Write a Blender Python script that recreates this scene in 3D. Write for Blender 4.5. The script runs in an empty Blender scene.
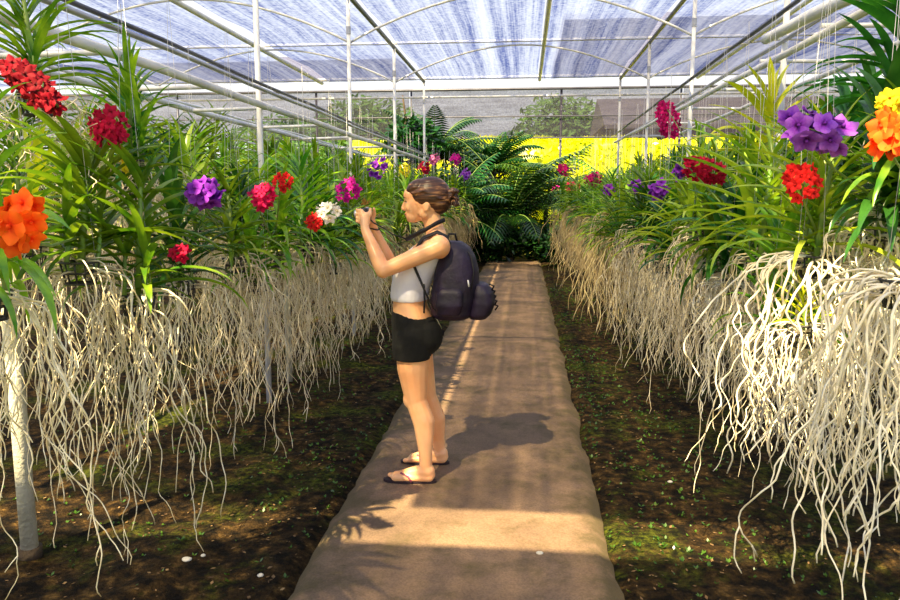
import bpy, math, random
import numpy as np
from mathutils import Vector, Matrix, noise
R = math.radians
S = bpy.context.scene
C = S.collection
# ------------------------------------------------------------------ camera, sky, sun, exposure
F = 740.0; CX, CY = 450.0, 300.0; CAMH = 1.55
TH = math.atan(103/740); PS = math.atan(75/740*math.cos(TH))
cam = bpy.data.objects.new('camera', bpy.data.cameras.new('camera')); C.objects.link(cam)
cam.location = (0, 0, CAMH); cam.rotation_euler = (math.pi/2-TH, 0, PS)
cam.data.sensor_width = 36; cam.data.lens = F/900*36; cam.data.clip_start = .05; cam.data.clip_end = 400
S.camera = cam
W = bpy.data.worlds.new('World'); S.world = W; W.use_nodes = True
bg = W.node_tree.nodes['Background']
_n = W.node_tree; _t = _n.nodes.new('ShaderNodeTexCoord'); _x = _n.nodes.new('ShaderNodeSeparateXYZ'); _n.links.new(_t.outputs['Generated'], _x.inputs[0])
_r = _n.nodes.new('ShaderNodeValToRGB'); _n.links.new(_x.outputs['Z'], _r.inputs[0]); _n.links.new(_r.outputs[0], bg.inputs[0])
_r.color_ramp.elements[0].color = (1, 1, 1, 1); _r.color_ramp.elements[0].position = .08; _r.color_ramp.elements[1].color = (.58, .68, .86, 1); _r.color_ramp.elements[1].position = .8
bg.inputs[1].default_value = 1.12
sun = bpy.data.objects.new('sun', bpy.data.lights.new('sun', 'SUN')); C.objects.link(sun)
SUND = Vector((.36, .74, -1.02)).normalized()
sun.rotation_euler = SUND.to_track_quat('-Z', 'Y').to_euler()
sun.data.energy = 17.5; sun.data.angle = R(.6); sun.data.color = (1, .81, .45)
S.view_settings.view_transform = 'Standard'; S.view_settings.look = 'None'
S.view_settings.exposure = .1; S.view_settings.gamma = 1; S.view_settings.use_curve_mapping = False
S.cycles.max_bounces = 8; S.cycles.transparent_max_bounces = 16

FW = Vector((-math.sin(PS)*math.cos(TH), math.cos(PS)*math.cos(TH), -math.sin(TH)))
RT = Vector((math.cos(PS), math.sin(PS), 0)); UP = RT.cross(FW)
def ray(px, py): return FW + RT*((px-CX)/F) + UP*((CY-py)/F)
def atY(px, py, Y):
    d = ray(px, py); return Vector((0, 0, CAMH)) + d*(Y/d.y)
def atX(px, py, X):
    d = ray(px, py); return Vector((0, 0, CAMH)) + d*(X/d.x)
def atG(px, py, z=0):
    d = ray(px, py); return Vector((0, 0, CAMH)) + d*((z-CAMH)/d.z)

# ------------------------------------------------------------------ materials
def sock(nt, v):
    return v
def mat(name, col, rough=.6, col2=None, scale=8, bump=0, bscale=40, metal=0, trans=0, sheen=0, spec=.5, obrand=0, detail=4, lo=.35, hi=.65, coords='Object', stretch=None):
    m = bpy.data.materials.new(name); m.use_nodes = True; nt = m.node_tree; N = nt.nodes; L = nt.links
    b = N['Principled BSDF']; b.inputs['Roughness'].default_value = rough; b.inputs['Metallic'].default_value = metal
    b.inputs['Specular IOR Level'].default_value = spec
    if trans: b.inputs['Transmission Weight'].default_value = trans
    if sheen: b.inputs['Sheen Weight'].default_value = sheen
    tc = N.new('ShaderNodeTexCoord'); src = tc.outputs[coords]
    if stretch:
        mp = N.new('ShaderNodeMapping'); mp.inputs['Scale'].default_value = stretch; L.new(src, mp.inputs[0]); src = mp.outputs[0]
    c = None
    if col2:
        nz = N.new('ShaderNodeTexNoise'); nz.inputs['Scale'].default_value = scale; nz.inputs['Detail'].default_value = detail
        L.new(src, nz.inputs['Vector'])
        rp = N.new('ShaderNodeValToRGB'); rp.color_ramp.elements[0].position = lo; rp.color_ramp.elements[1].position = hi
        rp.color_ramp.elements[0].color = (*col, 1); rp.color_ramp.elements[1].color = (*col2, 1)
        L.new(nz.outputs['Fac'], rp.inputs[0]); c = rp.outputs[0]
    if obrand:
        oi = N.new('ShaderNodeObjectInfo'); mr = N.new('ShaderNodeMapRange')
        mr.inputs['To Min'].default_value = 1-obrand; mr.inputs['To Max'].default_value = 1+obrand
        L.new(oi.outputs['Random'], mr.inputs['Value'])
        hs = N.new('ShaderNodeHueSaturation'); L.new(mr.outputs[0], hs.inputs['Value'])
        m2 = N.new('ShaderNodeMapRange'); m2.inputs['To Min'].default_value = .5-obrand*.06; m2.inputs['To Max'].default_value = .5+obrand*.06
        L.new(oi.outputs['Random'], m2.inputs['Value']); L.new(m2.outputs[0], hs.inputs['Hue'])
        if c: L.new(c, hs.inputs['Color'])
        else: hs.inputs['Color'].default_value = (*col, 1)
        c = hs.outputs[0]
    if c: L.new(c, b.inputs['Base Color'])
    else: b.inputs['Base Color'].default_value = (*col, 1)
    if bump:
        nb = N.new('ShaderNodeTexNoise'); nb.inputs['Scale'].default_value = bscale; nb.inputs['Detail'].default_value = 6; L.new(src, nb.inputs['Vector'])
        bp = N.new('ShaderNodeBump'); bp.inputs['Strength'].default_value = bump; bp.inputs['Distance'].default_value = .02
        L.new(nb.outputs['Fac'], bp.inputs['Height']); L.new(bp.outputs[0], b.inputs['Normal'])
    m['c'] = 1
    return m
def leafmat(name, col, col2, tl=.35, rough=.27, obrand=.25, scale=9, back=1.6):
    m = mat(name, col, rough, col2, scale=scale, obrand=obrand, lo=.35, hi=.7)
    nt = m.node_tree; N = nt.nodes; L = nt.links; b = N['Principled BSDF']
    t = N.new('ShaderNodeBsdfTranslucent'); mx = N.new('ShaderNodeMixShader'); mx.inputs[0].default_value = tl
    src = b.inputs['Base Color'].links[0].from_socket
    g = N.new('ShaderNodeMixRGB'); g.blend_type = 'MULTIPLY'; g.inputs[0].default_value = 1; g.inputs[2].default_value = (back, back, .6, 1)
    L.new(src, g.inputs[1]); L.new(g.outputs[0], t.inputs[0])
    L.new(b.outputs[0], mx.inputs[1]); L.new(t.outputs[0], mx.inputs[2]); L.new(mx.outputs[0], N['Material Output'].inputs[0])
    return m
M = {}
M['leaf'] = leafmat('orchid leaf', (.045, .17, .012), (.30, .46, .03))
M['leafl'] = leafmat('light orchid leaf', (.16, .34, .02), (.48, .58, .05))
M['leafd'] = leafmat('dark orchid leaf', (.012, .07, .012), (.06, .20, .03))
M['leafy'] = leafmat('yellow green orchid leaf', (.42, .55, .02), (.75, .78, .04))
M['palm'] = leafmat('palm leaf', (.004, .030, .006), (.018, .085, .010), tl=.12, obrand=.3)  # green darkened so the colour carries the shade at the path end
M['palml'] = leafmat('light palm leaf', (.015, .08, .008), (.10, .26, .015), tl=.25)
M['hedge'] = leafmat('golden hedge leaf', (.36, .46, .0), (.88, .82, .01), tl=.3, obrand=0, scale=1.5)
M['treeleaf'] = leafmat('tree leaf', (.05, .12, .03), (.14, .25, .06), tl=.25)
M['stem'] = mat('green stem', (.10, .22, .03), .5, (.22, .30, .06), scale=20)
M['root'] = mat('pale aerial root', (.58, .46, .26), .7, (.92, .84, .66), scale=14, obrand=.1)
M['rootw'] = mat('white aerial root', (.68, .58, .40), .65, (.95, .90, .78), scale=14)
M['roott'] = mat('tan aerial root', (.46, .32, .13), .75, (.80, .66, .38), scale=10, obrand=.15)
M['basket'] = mat('black plastic', (.012, .012, .014), .5, (.03, .03, .03), scale=30)
M['wire'] = mat('galvanised wire', (.5, .5, .52), .35, metal=.3)
M['steel'] = mat('white painted steel', (.80, .80, .84), .4, (.62, .62, .68), scale=4, bump=.05)
M['steelg'] = mat('grey galvanised pipe', (.30, .31, .38), .35, (.45, .46, .52), scale=3, metal=.5)
M['steeld'] = mat('dark steel pipe', (.05, .05, .08), .4, (.09, .09, .12), scale=3, metal=.3)
M['postb'] = mat('weathered concrete post', (.40, .38, .30), .8, (.58, .56, .46), scale=7, bump=.4, bscale=60)
M['bark'] = mat('bark', (.035, .022, .012), .9, (.09, .06, .035), scale=12, bump=.8)
M['stone'] = mat('pale stone', (.55, .5, .42), .9, (.7, .66, .58), scale=30, bump=.5)
M['litter'] = mat('dry leaf litter', (.10, .05, .02), .9, (.30, .18, .07), scale=25)
M['weed'] = leafmat('small weed leaf', (.03, .09, .008), (.10, .20, .02), obrand=0, tl=.25, scale=3)

# ------------------------------------------------------------------ mesh helpers
class MB:
    def __init__(s): s.v = []; s.f = []; s.n = 0
    def add(s, v, f):
        s.v.extend([tuple(p) for p in v]); n = s.n; s.f.extend([tuple(i+n for i in q) for q in f]); s.n += len(v)
    def mesh(s, name, m, smooth=True):
        me = bpy.data.meshes.new(name); me.from_pydata(s.v, [], s.f)
        if smooth: me.polygons.foreach_set('use_smooth', [True]*len(me.polygons))
        for x in (m if isinstance(m, (list, tuple)) else [m]): me.materials.append(x)
        me.update(); return me
    def box(s, c, h, rot=None):
        c = Vector(c); vs = []
        for sx in (-1, 1):
            for sy in (-1, 1):
                for sz in (-1, 1):
                    p = Vector((sx*h[0], sy*h[1], sz*h[2])); p = rot @ p if rot else p; vs.append(c+p)
        s.add(vs, [(0,1,3,2),(4,6,7,5),(0,4,5,1),(2,3,7,6),(0,2,6,4),(1,5,7,3)])
    def tube(s, pts, rad, n=8, cap=True, sy=1.0, side=None):
        pts = [Vector(p) for p in pts]; k = len(pts)
        if not hasattr(rad, '__len__'): rad = [rad]*k
        vs = []; prev = None
        for i, p in enumerate(pts):
            t = (pts[min(i+1, k-1)]-pts[max(i-1, 0)])
            t = t.normalized() if t.length > 1e-9 else Vector((0, 0, 1))
            if prev is None:
                a = side if side is not None else (Vector((1, 0, 0)) if abs(t.x) < .9 else Vector((0, 1, 0)))
                u = (a - t*a.dot(t)).normalized()
            else:
                u = prev - t*prev.dot(t); u = u.normalized() if u.length > 1e-6 else t.orthogonal().normalized()
            prev = u; w = t.cross(u)
            for j in range(n):
                a = 2*math.pi*j/n
                vs.append(p + (u*math.cos(a) + w*math.sin(a)*sy)*rad[i])
        fs = [(i*n+j, i*n+(j+1) % n, (i+1)*n+(j+1) % n, (i+1)*n+j) for i in range(k-1) for j in range(n)]
        if cap: fs += [tuple(range(n))[::-1], tuple((k-1)*n+j for j in range(n))]
        s.add(vs, fs)
    def capsule(s, a, b, ra, rb, n=14):
        a, b = Vector(a), Vector(b); d = b-a; t = d.normalized() if d.length > 1e-6 else Vector((0, 0, 1))
        P = []; Q = []
        for k in range(5):
            an = math.pi/2*k/4
            P.append(a - t*ra*math.cos(an)); Q.append(max(ra*math.sin(an), ra*.02))
        for k in range(5):
            an = math.pi/2*k/4
            P.append(b + t*rb*math.sin(an)); Q.append(max(rb*math.cos(an), rb*.02))
        s.ring(P, Q, t, n)
    def ring(s, P, Q, t, n):
        u = t.orthogonal().normalized(); w = t.cross(u); vs = []
        for p, r in zip(P, Q):
            for j in range(n):
                a = 2*math.pi*j/n; vs.append(p+(u*math.cos(a)+w*math.sin(a))*r)
        k = len(P)
        fs = [(i*n+j, i*n+(j+1) % n, (i+1)*n+(j+1) % n, (i+1)*n+j) for i in range(k-1) for j in range(n)]
        fs += [tuple(range(n))[::-1], tuple((k-1)*n+j for j in range(n))]
        s.add(vs, fs)
    def chain(s, pts, rad, n=14):
        for i in range(len(pts)-1): s.capsule(pts[i], pts[i+1], rad[i], rad[i+1], n)
    def ell(s, c, r, rot=None, nu=18, nv=12):
        c = Vector(c); vs = []
        for i in range(nv+1):
            th = math.pi*i/nv
            th = min(max(th, .02), math.pi-.02)
            for j in range(nu):
                a = 2*math.pi*j/nu
                p = Vector((r[0]*math.sin(th)*math.cos(a), r[1]*math.sin(th)*math.sin(a), r[2]*math.cos(th)))
                vs.append(c + (rot @ p if rot else p))
        fs = [(i*nu+j, (i+1)*nu+j, (i+1)*nu+(j+1) % nu, i*nu+(j+1) % nu) for i in range(nv) for j in range(nu)]
        fs += [tuple(range(nu)), tuple(nv*nu+j for j in range(nu))[::-1]]
        s.add(vs, fs)
    def loft(s, rings, n=28, pw=2.0):          # rings: (center, rx, ry) horizontal super-ellipses
        vs = []
        for c, rx, ry in rings:
            c = Vector(c)
            for j in range(n):
                a = 2*math.pi*j/n; ca, sa = math.cos(a), math.sin(a)
                vs.append(c + Vector((rx*math.copysign(abs(ca)**(2/pw), ca), ry*math.copysign(abs(sa)**(2/pw), sa), 0)))
        k = len(rings)
        fs = [(i*n+j, i*n+(j+1) % n, (i+1)*n+(j+1) % n, (i+1)*n+j) for i in range(k-1) for j in range(n)]
        fs += [tuple(range(n))[::-1], tuple((k-1)*n+j for j in range(n))]
        s.add(vs, fs)
def link(name, me, parent=None, loc=None):
    o = bpy.data.objects.new(name, me); C.objects.link(o)
    if parent: o.parent = parent
    if loc is not None: o.location = loc
    return o
def tag(o, label=None, cat=None, group=None, kind=None):
    if label: o['label'] = label
    if cat: o['category'] = cat
    if group: o['group'] = group
    if kind: o['kind'] = kind
    return o
def empty(name, loc=(0, 0, 0), rz=0, label=None, cat=None, group=None):
    o = bpy.data.objects.new(name, None); C.objects.link(o); o.empty_display_size = .1
    o.location = loc; o.rotation_euler = (0, 0, rz); return tag(o, label, cat, group)
def part(name, mb, m, parent=None, smooth=True, loc=None):
    return link(name, mb.mesh(name, m, smooth), parent, loc)
def fuse(name, mb, m, parent=None, voxel=.006, smooth=6, fac=.5):
    """one continuous closed surface out of overlapping volumes"""
    o = link(name+'_src', mb.mesh(name, m))
    md = o.modifiers.new('r', 'REMESH'); md.mode = 'VOXEL'; md.voxel_size = voxel; md.use_smooth_shade = True
    ms = o.modifiers.new('s', 'SMOOTH'); ms.iterations = smooth; ms.factor = fac
    dg = bpy.context.evaluated_depsgraph_get(); dg.update()
    me = bpy.data.meshes.new_from_object(o.evaluated_get(dg)); me.name = name
    me.materials.clear()
    for x in (m if isinstance(m, (list, tuple)) else [m]): me.materials.append(x)
    me.polygons.foreach_set('use_smooth', [True]*len(me.polygons))
    bpy.data.objects.remove(o)
    return link(name, me, parent)
def grid(nx, ny, fn):
    vs = [fn(i/nx, j/ny) for j in range(ny+1) for i in range(nx+1)]
    fs = [(j*(nx+1)+i, j*(nx+1)+i+1, (j+1)*(nx+1)+i+1, (j+1)*(nx+1)+i) for j in range(ny) for i in range(nx)]
    return vs, fs

# ------------------------------------------------------------------ ground and path
def ground_mat():
    m = bpy.data.materials.new('soil'); m.use_nodes = True; nt = m.node_tree; N = nt.nodes; L = nt.links; b = N['Principled BSDF']
    b.inputs['Roughness'].default_value = .95; b.inputs['Specular IOR Level'].default_value = .15
    tc = N.new('ShaderNodeTexCoord')
    def nz(sc, d=6):
        n = N.new('ShaderNodeTexNoise'); n.inputs['Scale'].default_value = sc; n.inputs['Detail'].default_value = d; n.inputs['Roughness'].default_value = .65
        L.new(tc.outputs['Object'], n.inputs['Vector']); return n.outputs['Fac']
    def ramp(s, *st):
        r = N.new('ShaderNodeValToRGB'); L.new(s, r.inputs[0]); cr = r.color_ramp
        cr.elements[0].position, cr.elements[0].color = st[0][0], (*st[0][1], 1); cr.elements[1].position, cr.elements[1].color = st[-1][0], (*st[-1][1], 1)
        for p, c in st[1:-1]:
            e = cr.elements.new(p); e.color = (*c, 1)
        return r.outputs[0]
    soil = ramp(nz(14, 8), (.42, (.008, .005, .002)), (.57, (.065, .036, .011)), (.76, (.30, .17, .05)))
    moss = ramp(nz(30, 6), (.42, (.010, .016, .002)), (.66, (.15, .17, .012)))  # moss patches, yellow end brightened to suggest sunlit ground
    f = ramp(nz(1.7, 5), (.5, (0, 0, 0)), (.62, (1, 1, 1)))
    mx = N.new('ShaderNodeMixRGB'); L.new(f, mx.inputs[0]); L.new(soil, mx.inputs[1]); L.new(moss, mx.inputs[2]); L.new(mx.outputs[0], b.inputs['Base Color'])
    bp = N.new('ShaderNodeBump'); bp.inputs['Strength'].default_value = 1; bp.inputs['Distance'].default_value = .07; L.new(nz(34, 9), bp.inputs['Height']); L.new(bp.outputs[0], b.inputs['Normal'])
    return m
PL, PR = -.92, .40     # path edges
def gz(x, y):
    e = min(abs(x-PL), abs(x-PR)) if not (PL < x < PR) else 0
    k = min(1, e/.25)
    if PL < x < PR: return -.05
    return -.015 + k*(.028*noise.noise(Vector((x*2.3, y*2.3, 0))) + .018*noise.noise(Vector((x*9, y*9, 3))))
b = MB(); v, f = grid(420, 420, lambda u, w: (lambda x, y: (x, y, gz(x, y)))(-16+32*u, .8+20*w)); b.add(v, f)
tag(part('floor', b, ground_mat()), kind='structure')
b = MB(); b.box((0, 90, -.34), (120, 110, .25))
M['field'] = mat('sunlit field', (.30, .34, .04), .9, (.55, .50, .08), scale=.6)
tag(part('ground', b, M['field'], smooth=False), kind='structure')
def path_mat():
    m = mat('concrete path', (.17, .105, .065), .85, (.30, .185, .112), scale=2.2, bump=.25, bscale=70, detail=8)
    nt = m.node_tree; N = nt.nodes; L = nt.links; b = N['Principled BSDF']; src = b.inputs['Base Color'].links[0].from_socket
    tc = N.new('ShaderNodeTexCoord'); n = N.new('ShaderNodeTexNoise'); n.inputs['Scale'].default_value = 120; n.inputs['Detail'].default_value = 2; L.new(tc.outputs['Object'], n.inputs['Vector'])
    r = N.new('ShaderNodeValToRGB'); r.color_ramp.elements[0].color = (.72, .72, .72, 1); r.color_ramp.elements[0].position = .35; r.color_ramp.elements[1].position = .6; L.new(n.outputs['Fac'], r.inputs[0])
    g = N.new('ShaderNodeMixRGB'); g.blend_type = 'MULTIPLY'; g.inputs[0].default_value = 1; L.new(src, g.inputs[1]); L.new(r.outputs[0], g.inputs[2]); n3 = N.new('ShaderNodeTexNoise'); n3.inputs['Scale'].default_value = 3.2; n3.inputs['Detail'].default_value = 9; n3.inputs['Roughness'].default_value = .75; L.new(tc.outputs['Object'], n3.inputs['Vector'])
    sx = N.new('ShaderNodeSeparateXYZ'); L.new(tc.outputs['Object'], sx.inputs[0])
    e1 = N.new('ShaderNodeMath'); e1.operation = 'ADD'; e1.inputs[1].default_value = .26; L.new(sx.outputs['X'], e1.inputs[0])
    e2 = N.new('ShaderNodeMath'); e2.operation = 'ABSOLUTE'; L.new(e1.outputs[0], e2.inputs[0])
    e3 = N.new('ShaderNodeMath'); e3.operation = 'POWER'; e3.inputs[1].default_value = 5; L.new(e2.outputs[0], e3.inputs[0])
    e4 = N.new('ShaderNodeMath'); e4.operation = 'MULTIPLY_ADD'; e4.inputs[1].default_value = 1.6; L.new(e3.outputs[0], e4.inputs[0]); L.new(n3.outputs['Fac'], e4.inputs[2])
    r3 = N.new('ShaderNodeValToRGB'); r3.color_ramp.elements[0].position = .5; r3.color_ramp.elements[1].position = .68; r3.color_ramp.elements[1].color = (.85, .85, .85, 1); L.new(e4.outputs[0], r3.inputs[0])
    g3 = N.new('ShaderNodeMixRGB'); L.new(r3.outputs[0], g3.inputs[0]); L.new(g.outputs[0], g3.inputs[1]); g3.inputs[2].default_value = (.085, .062, .022, 1); L.new(g3.outputs[0], b.inputs['Base Color'])
    return m
b = MB()
def pv(u, w):
    y = .9+17.6*w; x = PL+(PR-PL)*u
    if u in (0, 1): x += .03*noise.noise(Vector((y*2, u*9, 0))) + .015*noise.noise(Vector((y*9, u*9, 0)))
    return (x, y, .012 if 0 < u < 1 else -.03)
v, f = grid(20, 300, pv); b.add(v, f)
tag(part('path', b, path_mat()), kind='structure')

# ------------------------------------------------------------------ roof shade cloth and frame
def cloth_mat(name, tint, tint2, open_lo, open_hi, sx=5.0, axis='X'):
    m = bpy.data.materials.new(name); m.use_nodes = True; nt = m.node_tree; N = nt.nodes; L = nt.links
    N.remove(N['Principled BSDF']); out = N['Material Output']
    tc = N.new('ShaderNodeTexCoord'); mp = N.new('ShaderNodeMapping'); L.new(tc.outputs['Object'], mp.inputs[0])
    mp.inputs['Scale'].default_value = (sx, .05, 1) if axis == 'X' else (.2, 1, sx)
    n = N.new('ShaderNodeTexNoise'); n.inputs['Scale'].default_value = 1; n.inputs['Detail'].default_value = 6; n.inputs['Roughness'].default_value = .85; L.new(mp.outputs[0], n.inputs['Vector'])
    n2 = N.new('ShaderNodeTexNoise'); n2.inputs['Scale'].default_value = 22; n2.inputs['Detail'].default_value = 3; L.new(tc.outputs['Object'], n2.inputs['Vector'])
    ad = N.new('ShaderNodeMath'); ad.operation = 'MULTIPLY_ADD'; ad.inputs[1].default_value = .35; L.new(n2.outputs['Fac'], ad.inputs[0]); L.new(n.outputs['Fac'], ad.inputs[2])
    mr = N.new('ShaderNodeMapRange'); mr.inputs['From Min'].default_value = .56; mr.inputs['From Max'].default_value = .82; mr.inputs['To Min'].default_value = open_lo; mr.inputs['To Max'].default_value = open_hi
    L.new(ad.outputs[0], mr.inputs['Value'])
    cr = N.new('ShaderNodeMapRange'); cr.data_type = 'FLOAT_VECTOR'
    cm = N.new('ShaderNodeMixRGB'); fm_ = N.new('ShaderNodeMapRange'); fm_.inputs['From Min'].default_value = .52; fm_.inputs['From Max'].default_value = .84; L.new(ad.outputs[0], fm_.inputs[0]); L.new(fm_.outputs[0], cm.inputs[0]); cm.inputs[1].default_value = (*tint, 1); cm.inputs[2].default_value = (*tint2, 1)
    tr = N.new('ShaderNodeBsdfTransparent'); tl = N.new('ShaderNodeBsdfTranslucent'); df = N.new('ShaderNodeBsdfDiffuse')
    L.new(cm.outputs[0], tl.inputs[0]); L.new(cm.outputs[0], df.inputs[0])
    m1 = N.new('ShaderNodeMixShader'); m1.inputs[0].default_value = .5; L.new(tl.outputs[0], m1.inputs[1]); L.new(df.outputs[0], m1.inputs[2])
    m2 = N.new('ShaderNodeMixShader'); L.new(mr.outputs[0], m2.inputs[0]); L.new(m1.outputs[0], m2.inputs[1]); L.new(tr.outputs[0], m2.inputs[2])
    L.new(m2.outputs[0], out.inputs[0]); return m
M['cloth'] = cloth_mat('blue shade cloth', (.05, .08, .32), (.40, .50, .84), .03, .38)  # paler streak tint stands in for sky brightness through the cloth
M['cloth3'] = cloth_mat('denser blue shade cloth', (.05, .08, .32), (.40, .50, .84), .02, .22)
M['cloth2'] = cloth_mat('second layer shade cloth', (.08, .06, .16), (.16, .13, .30), .30, .62, sx=3)
M['net'] = cloth_mat('purple shade net', (.05, .045, .075), (.085, .075, .115), .22, .50, sx=1.5, axis='Z')
ZR = 3.80; YE = 14.4; YG0, YG1 = .38, .76     # roof height, far edge, the gap between two cloths
def sheet(x0, x1, y0, y1, z, seed):
    b = MB()
    def fn(u, w):
        x = x0+(x1-x0)*u; y = y0+(y1-y0)*w
        s = .05*math.sin(math.pi*((y+1.5) % 2.9)/2.9)
        return (x, y, z - s + .012*noise.noise(Vector((x*3, y*.8, seed))))
    v, f = grid(max(4, int((x1-x0)*5)), max(2, int((y1-y0)*5)), fn); b.add(v, f); return b
GY = (YG0, YG1)
strips = [(-15, -4.02), (-3.78, -1.98), (-1.88, .20), (.28, 1.68), (1.74, 3.9), (4.0, 15)]  # outermost strips extended out of view to cut side skylight
for i, (xa, xb) in enumerate(strips):
    tag(part('ceiling', sheet(xa, xb, GY[1], YE, ZR, i), M['cloth']), kind='structure')
for i, (xa, xb) in enumerate(((-15, 0.1), (.14, 15))):
    tag(part('ceiling', sheet(xa, xb, -10, GY[0], ZR, i+10), M['cloth3']), kind='structure')  # unseen sheets behind the gap, made dense and long to darken the foreground
tag(part('ceiling', sheet(.45, 8.8, 9.9, YE, ZR+.06, 20), M['cloth2']), kind='structure')
tag(part('ceiling', sheet(-8.8, -2.1, 12.2, YE, ZR+.06, 21), M['cloth2']), kind='structure')

XL, XR = -1.93, 1.72
FY = [5.35, 8.2, 11.05, 14.3]
ordn = ['first', 'second', 'third', 'fourth', 'fifth']
for i, y in enumerate(FY):
    for side, x in (('left', XL), ('right', XR)):
        t = empty('roof_post', (x, y, 0), 0, f'slim white steel roof post standing in the {side} orchid row, {ordn[i]} from the camera', 'post', 'white posts holding up the roof')
        b = MB(); b.tube([(0, 0, -.02), (0, 0, ZR-.06)], .021, 12); part('pole', b, M['steel'], t)
        b = MB(); b.tube([(0, 0, ZR-.5), (0, 0, ZR-.42)], .026, 12); part('bracket', b, M['steelg'], t, smooth=False)
    b = MB(); b.tube([(-8.5, y, ZR-.03), (8.5, y, ZR-.03)], .022 if i < 3 else .03, 8)
    tag(part('roof_crossbar', b, M['steel']), f'long white crossbar running across under the roof cloth, {ordn[i]} from the camera', 'beam', 'white roof crossbars')
b = MB(); b.tube([(-8.5, 14.3, 3.42), (8.5, 14.3, 3.42)], .02, 8)
tag(part('roof_crossbar', b, M['steel']), 'thin lower white crossbar at the open far end of the roof', 'beam', 'white roof crossbars')
sidew = {-2: 'outer left', -1: 'left', 0: 'middle', 1: 'right'}
for i, y in enumerate(FY[0:3]):
    for k in (-2, -1, 0, 1):
        x0 = XL+3.65*k; b = MB(); pts = []
        for q in range(25):
            a = q/24; pts.append((x0+3.65*a, y+.05, 3.22+.50*math.sin(math.pi*a)**.9))
        b.tube(pts, .013, 6)
        tag(part('roof_arch', b, M['steel']), f'thin curved white hoop under the cloth, {sidew[k]} bay, {ordn[i]} hoop from the camera', 'hoop', 'curved roof hoops')
for (x, m_, w, nm) in ((XL, 'steeld', .028, 'dark lengthwise pipe above the left row of posts'), (XR, 'steeld', .026, 'dark lengthwise pipe above the right row of posts'),
                   (.24, 'steel', .03, 'white lengthwise pipe under the middle of the roof'), (-3.9, 'steel', .035, 'wide white lengthwise pipe above the outer left bay'),
                   (3.1, 'steel', .03, 'wide white lengthwise pipe above the outer right bay')):
    b = MB(); b.tube([(x, .9, ZR-.09), (x, 14.3, ZR-.09)], w, 8); tag(part('roof_purlin', b, M[m_]), nm, 'pipe', 'lengthwise roof pipes')
# plant rails above each row
def rail(x0, z0, x1, z1, ya, yb, r, m_, label):
    b = MB(); n = 24; b.tube([(x0+(x1-x0)*i/n, ya+(yb-ya)*i/n, z0+(z1-z0)*i/n - .012*math.sin(math.pi*((yb-ya)*i/n % 2.85)/2.85)) for i in range(n+1)], r, 10)
    tag(part('plant_rail', b, M[m_]), label, 'rail', 'rails that carry the hanging orchids')
rail(-1.86, 2.35, -1.86, 2.35, 1.0, 14.2, .012, 'steeld', 'dark upper rail above the left orchid row')
rail(-1.82, 2.30, -1.82, 2.30, 1.0, 14.2, .014, 'steelg', 'grey middle rail above the left orchid row')
rail(-1.88, 2.20, -1.88, 2.24, 1.0, 14.2, .024, 'steel', 'thick white lower rail above the left orchid row')
rail(-2.55, 2.22, -2.55, 2.22, 2.0, 12.2, .022, 'steel', 'white rail above the back of the left orchid row')
rail(1.66, 2.78, 1.66, 2.72, 1.0, 14.2, .016, 'steeld', 'dark upper rail above the right orchid row')
rail(1.64, 2.42, 1.64, 2.56, 1.0, 14.2, .022, 'steel', 'white lower rail above the right orchid row')
rail(1.70, 2.60, 1.70, 2.58, 1.0, 14.2, .016, 'steelg', 'grey middle rail above the right orchid row')
rail(-4.1, 2.36, -4.1, 2.36, 4.6, 14.2, .014, 'steel', 'thin white rail of the outer left bay, nearer the path')
rail(-4.7, 2.36, -4.7, 2.36, 5.4, 14.2, .014, 'steel', 'thin white rail of the outer left bay, farther from the path')
rail(-2.95, 2.36, -2.95, 2.36, 4.0, 14.2, .012, 'steel', 'thin white rail over the fourth line of left orchids')
rail(3.5, 2.36, 3.5, 2.36, 5.4, 14.0, .014, 'steel', 'thin white rail of the outer right bay seen above the far orchids')
rail(2.3, 2.50, 2.3, 2.50, 2.0, 12.2, .020, 'steel', 'white rail above the back of the right orchid row')
rail(1.50, 2.36, 1.55, 2.58, 1.5, 5.2, .034, 'steel', 'thick white tube ending in mid air above the right orchid row')
for i, y in enumerate((3.4, 4.5, 5.6, 7.0, 8.4, 10, 12)):
    for side, a, c in (('left', -1.88, -2.60), ('right', 1.64, 2.35)):
        b = MB(); z = 2.22 if a < 0 else 2.50
        b.tube([(a, y, z), (c, y-.05, z-.02)], .014, 8); 
        tag(part('rail_crossbar', b, M['steel']), f'short white bar between the {side} plant rails, {("first second third fourth fifth sixth seventh".split())[i]} from the camera', 'bar', 'short bars between the plant rails')
# stout bench post, left
g = atG(30, 551)
t = empty('bench_post', (g.x, g.y, -.03), 0, 'stout pale grey post at the left edge of the picture with roots hanging round it', 'post')
b = MB(); b.tube([(0, 0, 0), (.0, 0, .6), (-.005, 0, 1.35)], [.036, .034, .033], 16); part('shaft', b, M['postb'], t)
b = MB(); b.tube([(0, 0, 0), (0, 0, .05)], .05, 16); part('collar', b, M['bark'], t)
g = atG(270, 400)
t = empty('bench_post', (-1.98, 6.0, -.03), 0, 'thin tan post seen between the roots behind the left orchids', 'post')
b = MB(); b.tube([(0, 0, 0), (0, 0, 1.2)], .026, 12); part('shaft', b, M['postb'], t)
b = MB(); b.tube([(0, 0, 1.17), (0, 0, 1.2)], .04, 12); part('collar', b, M['postb'], t)

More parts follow.
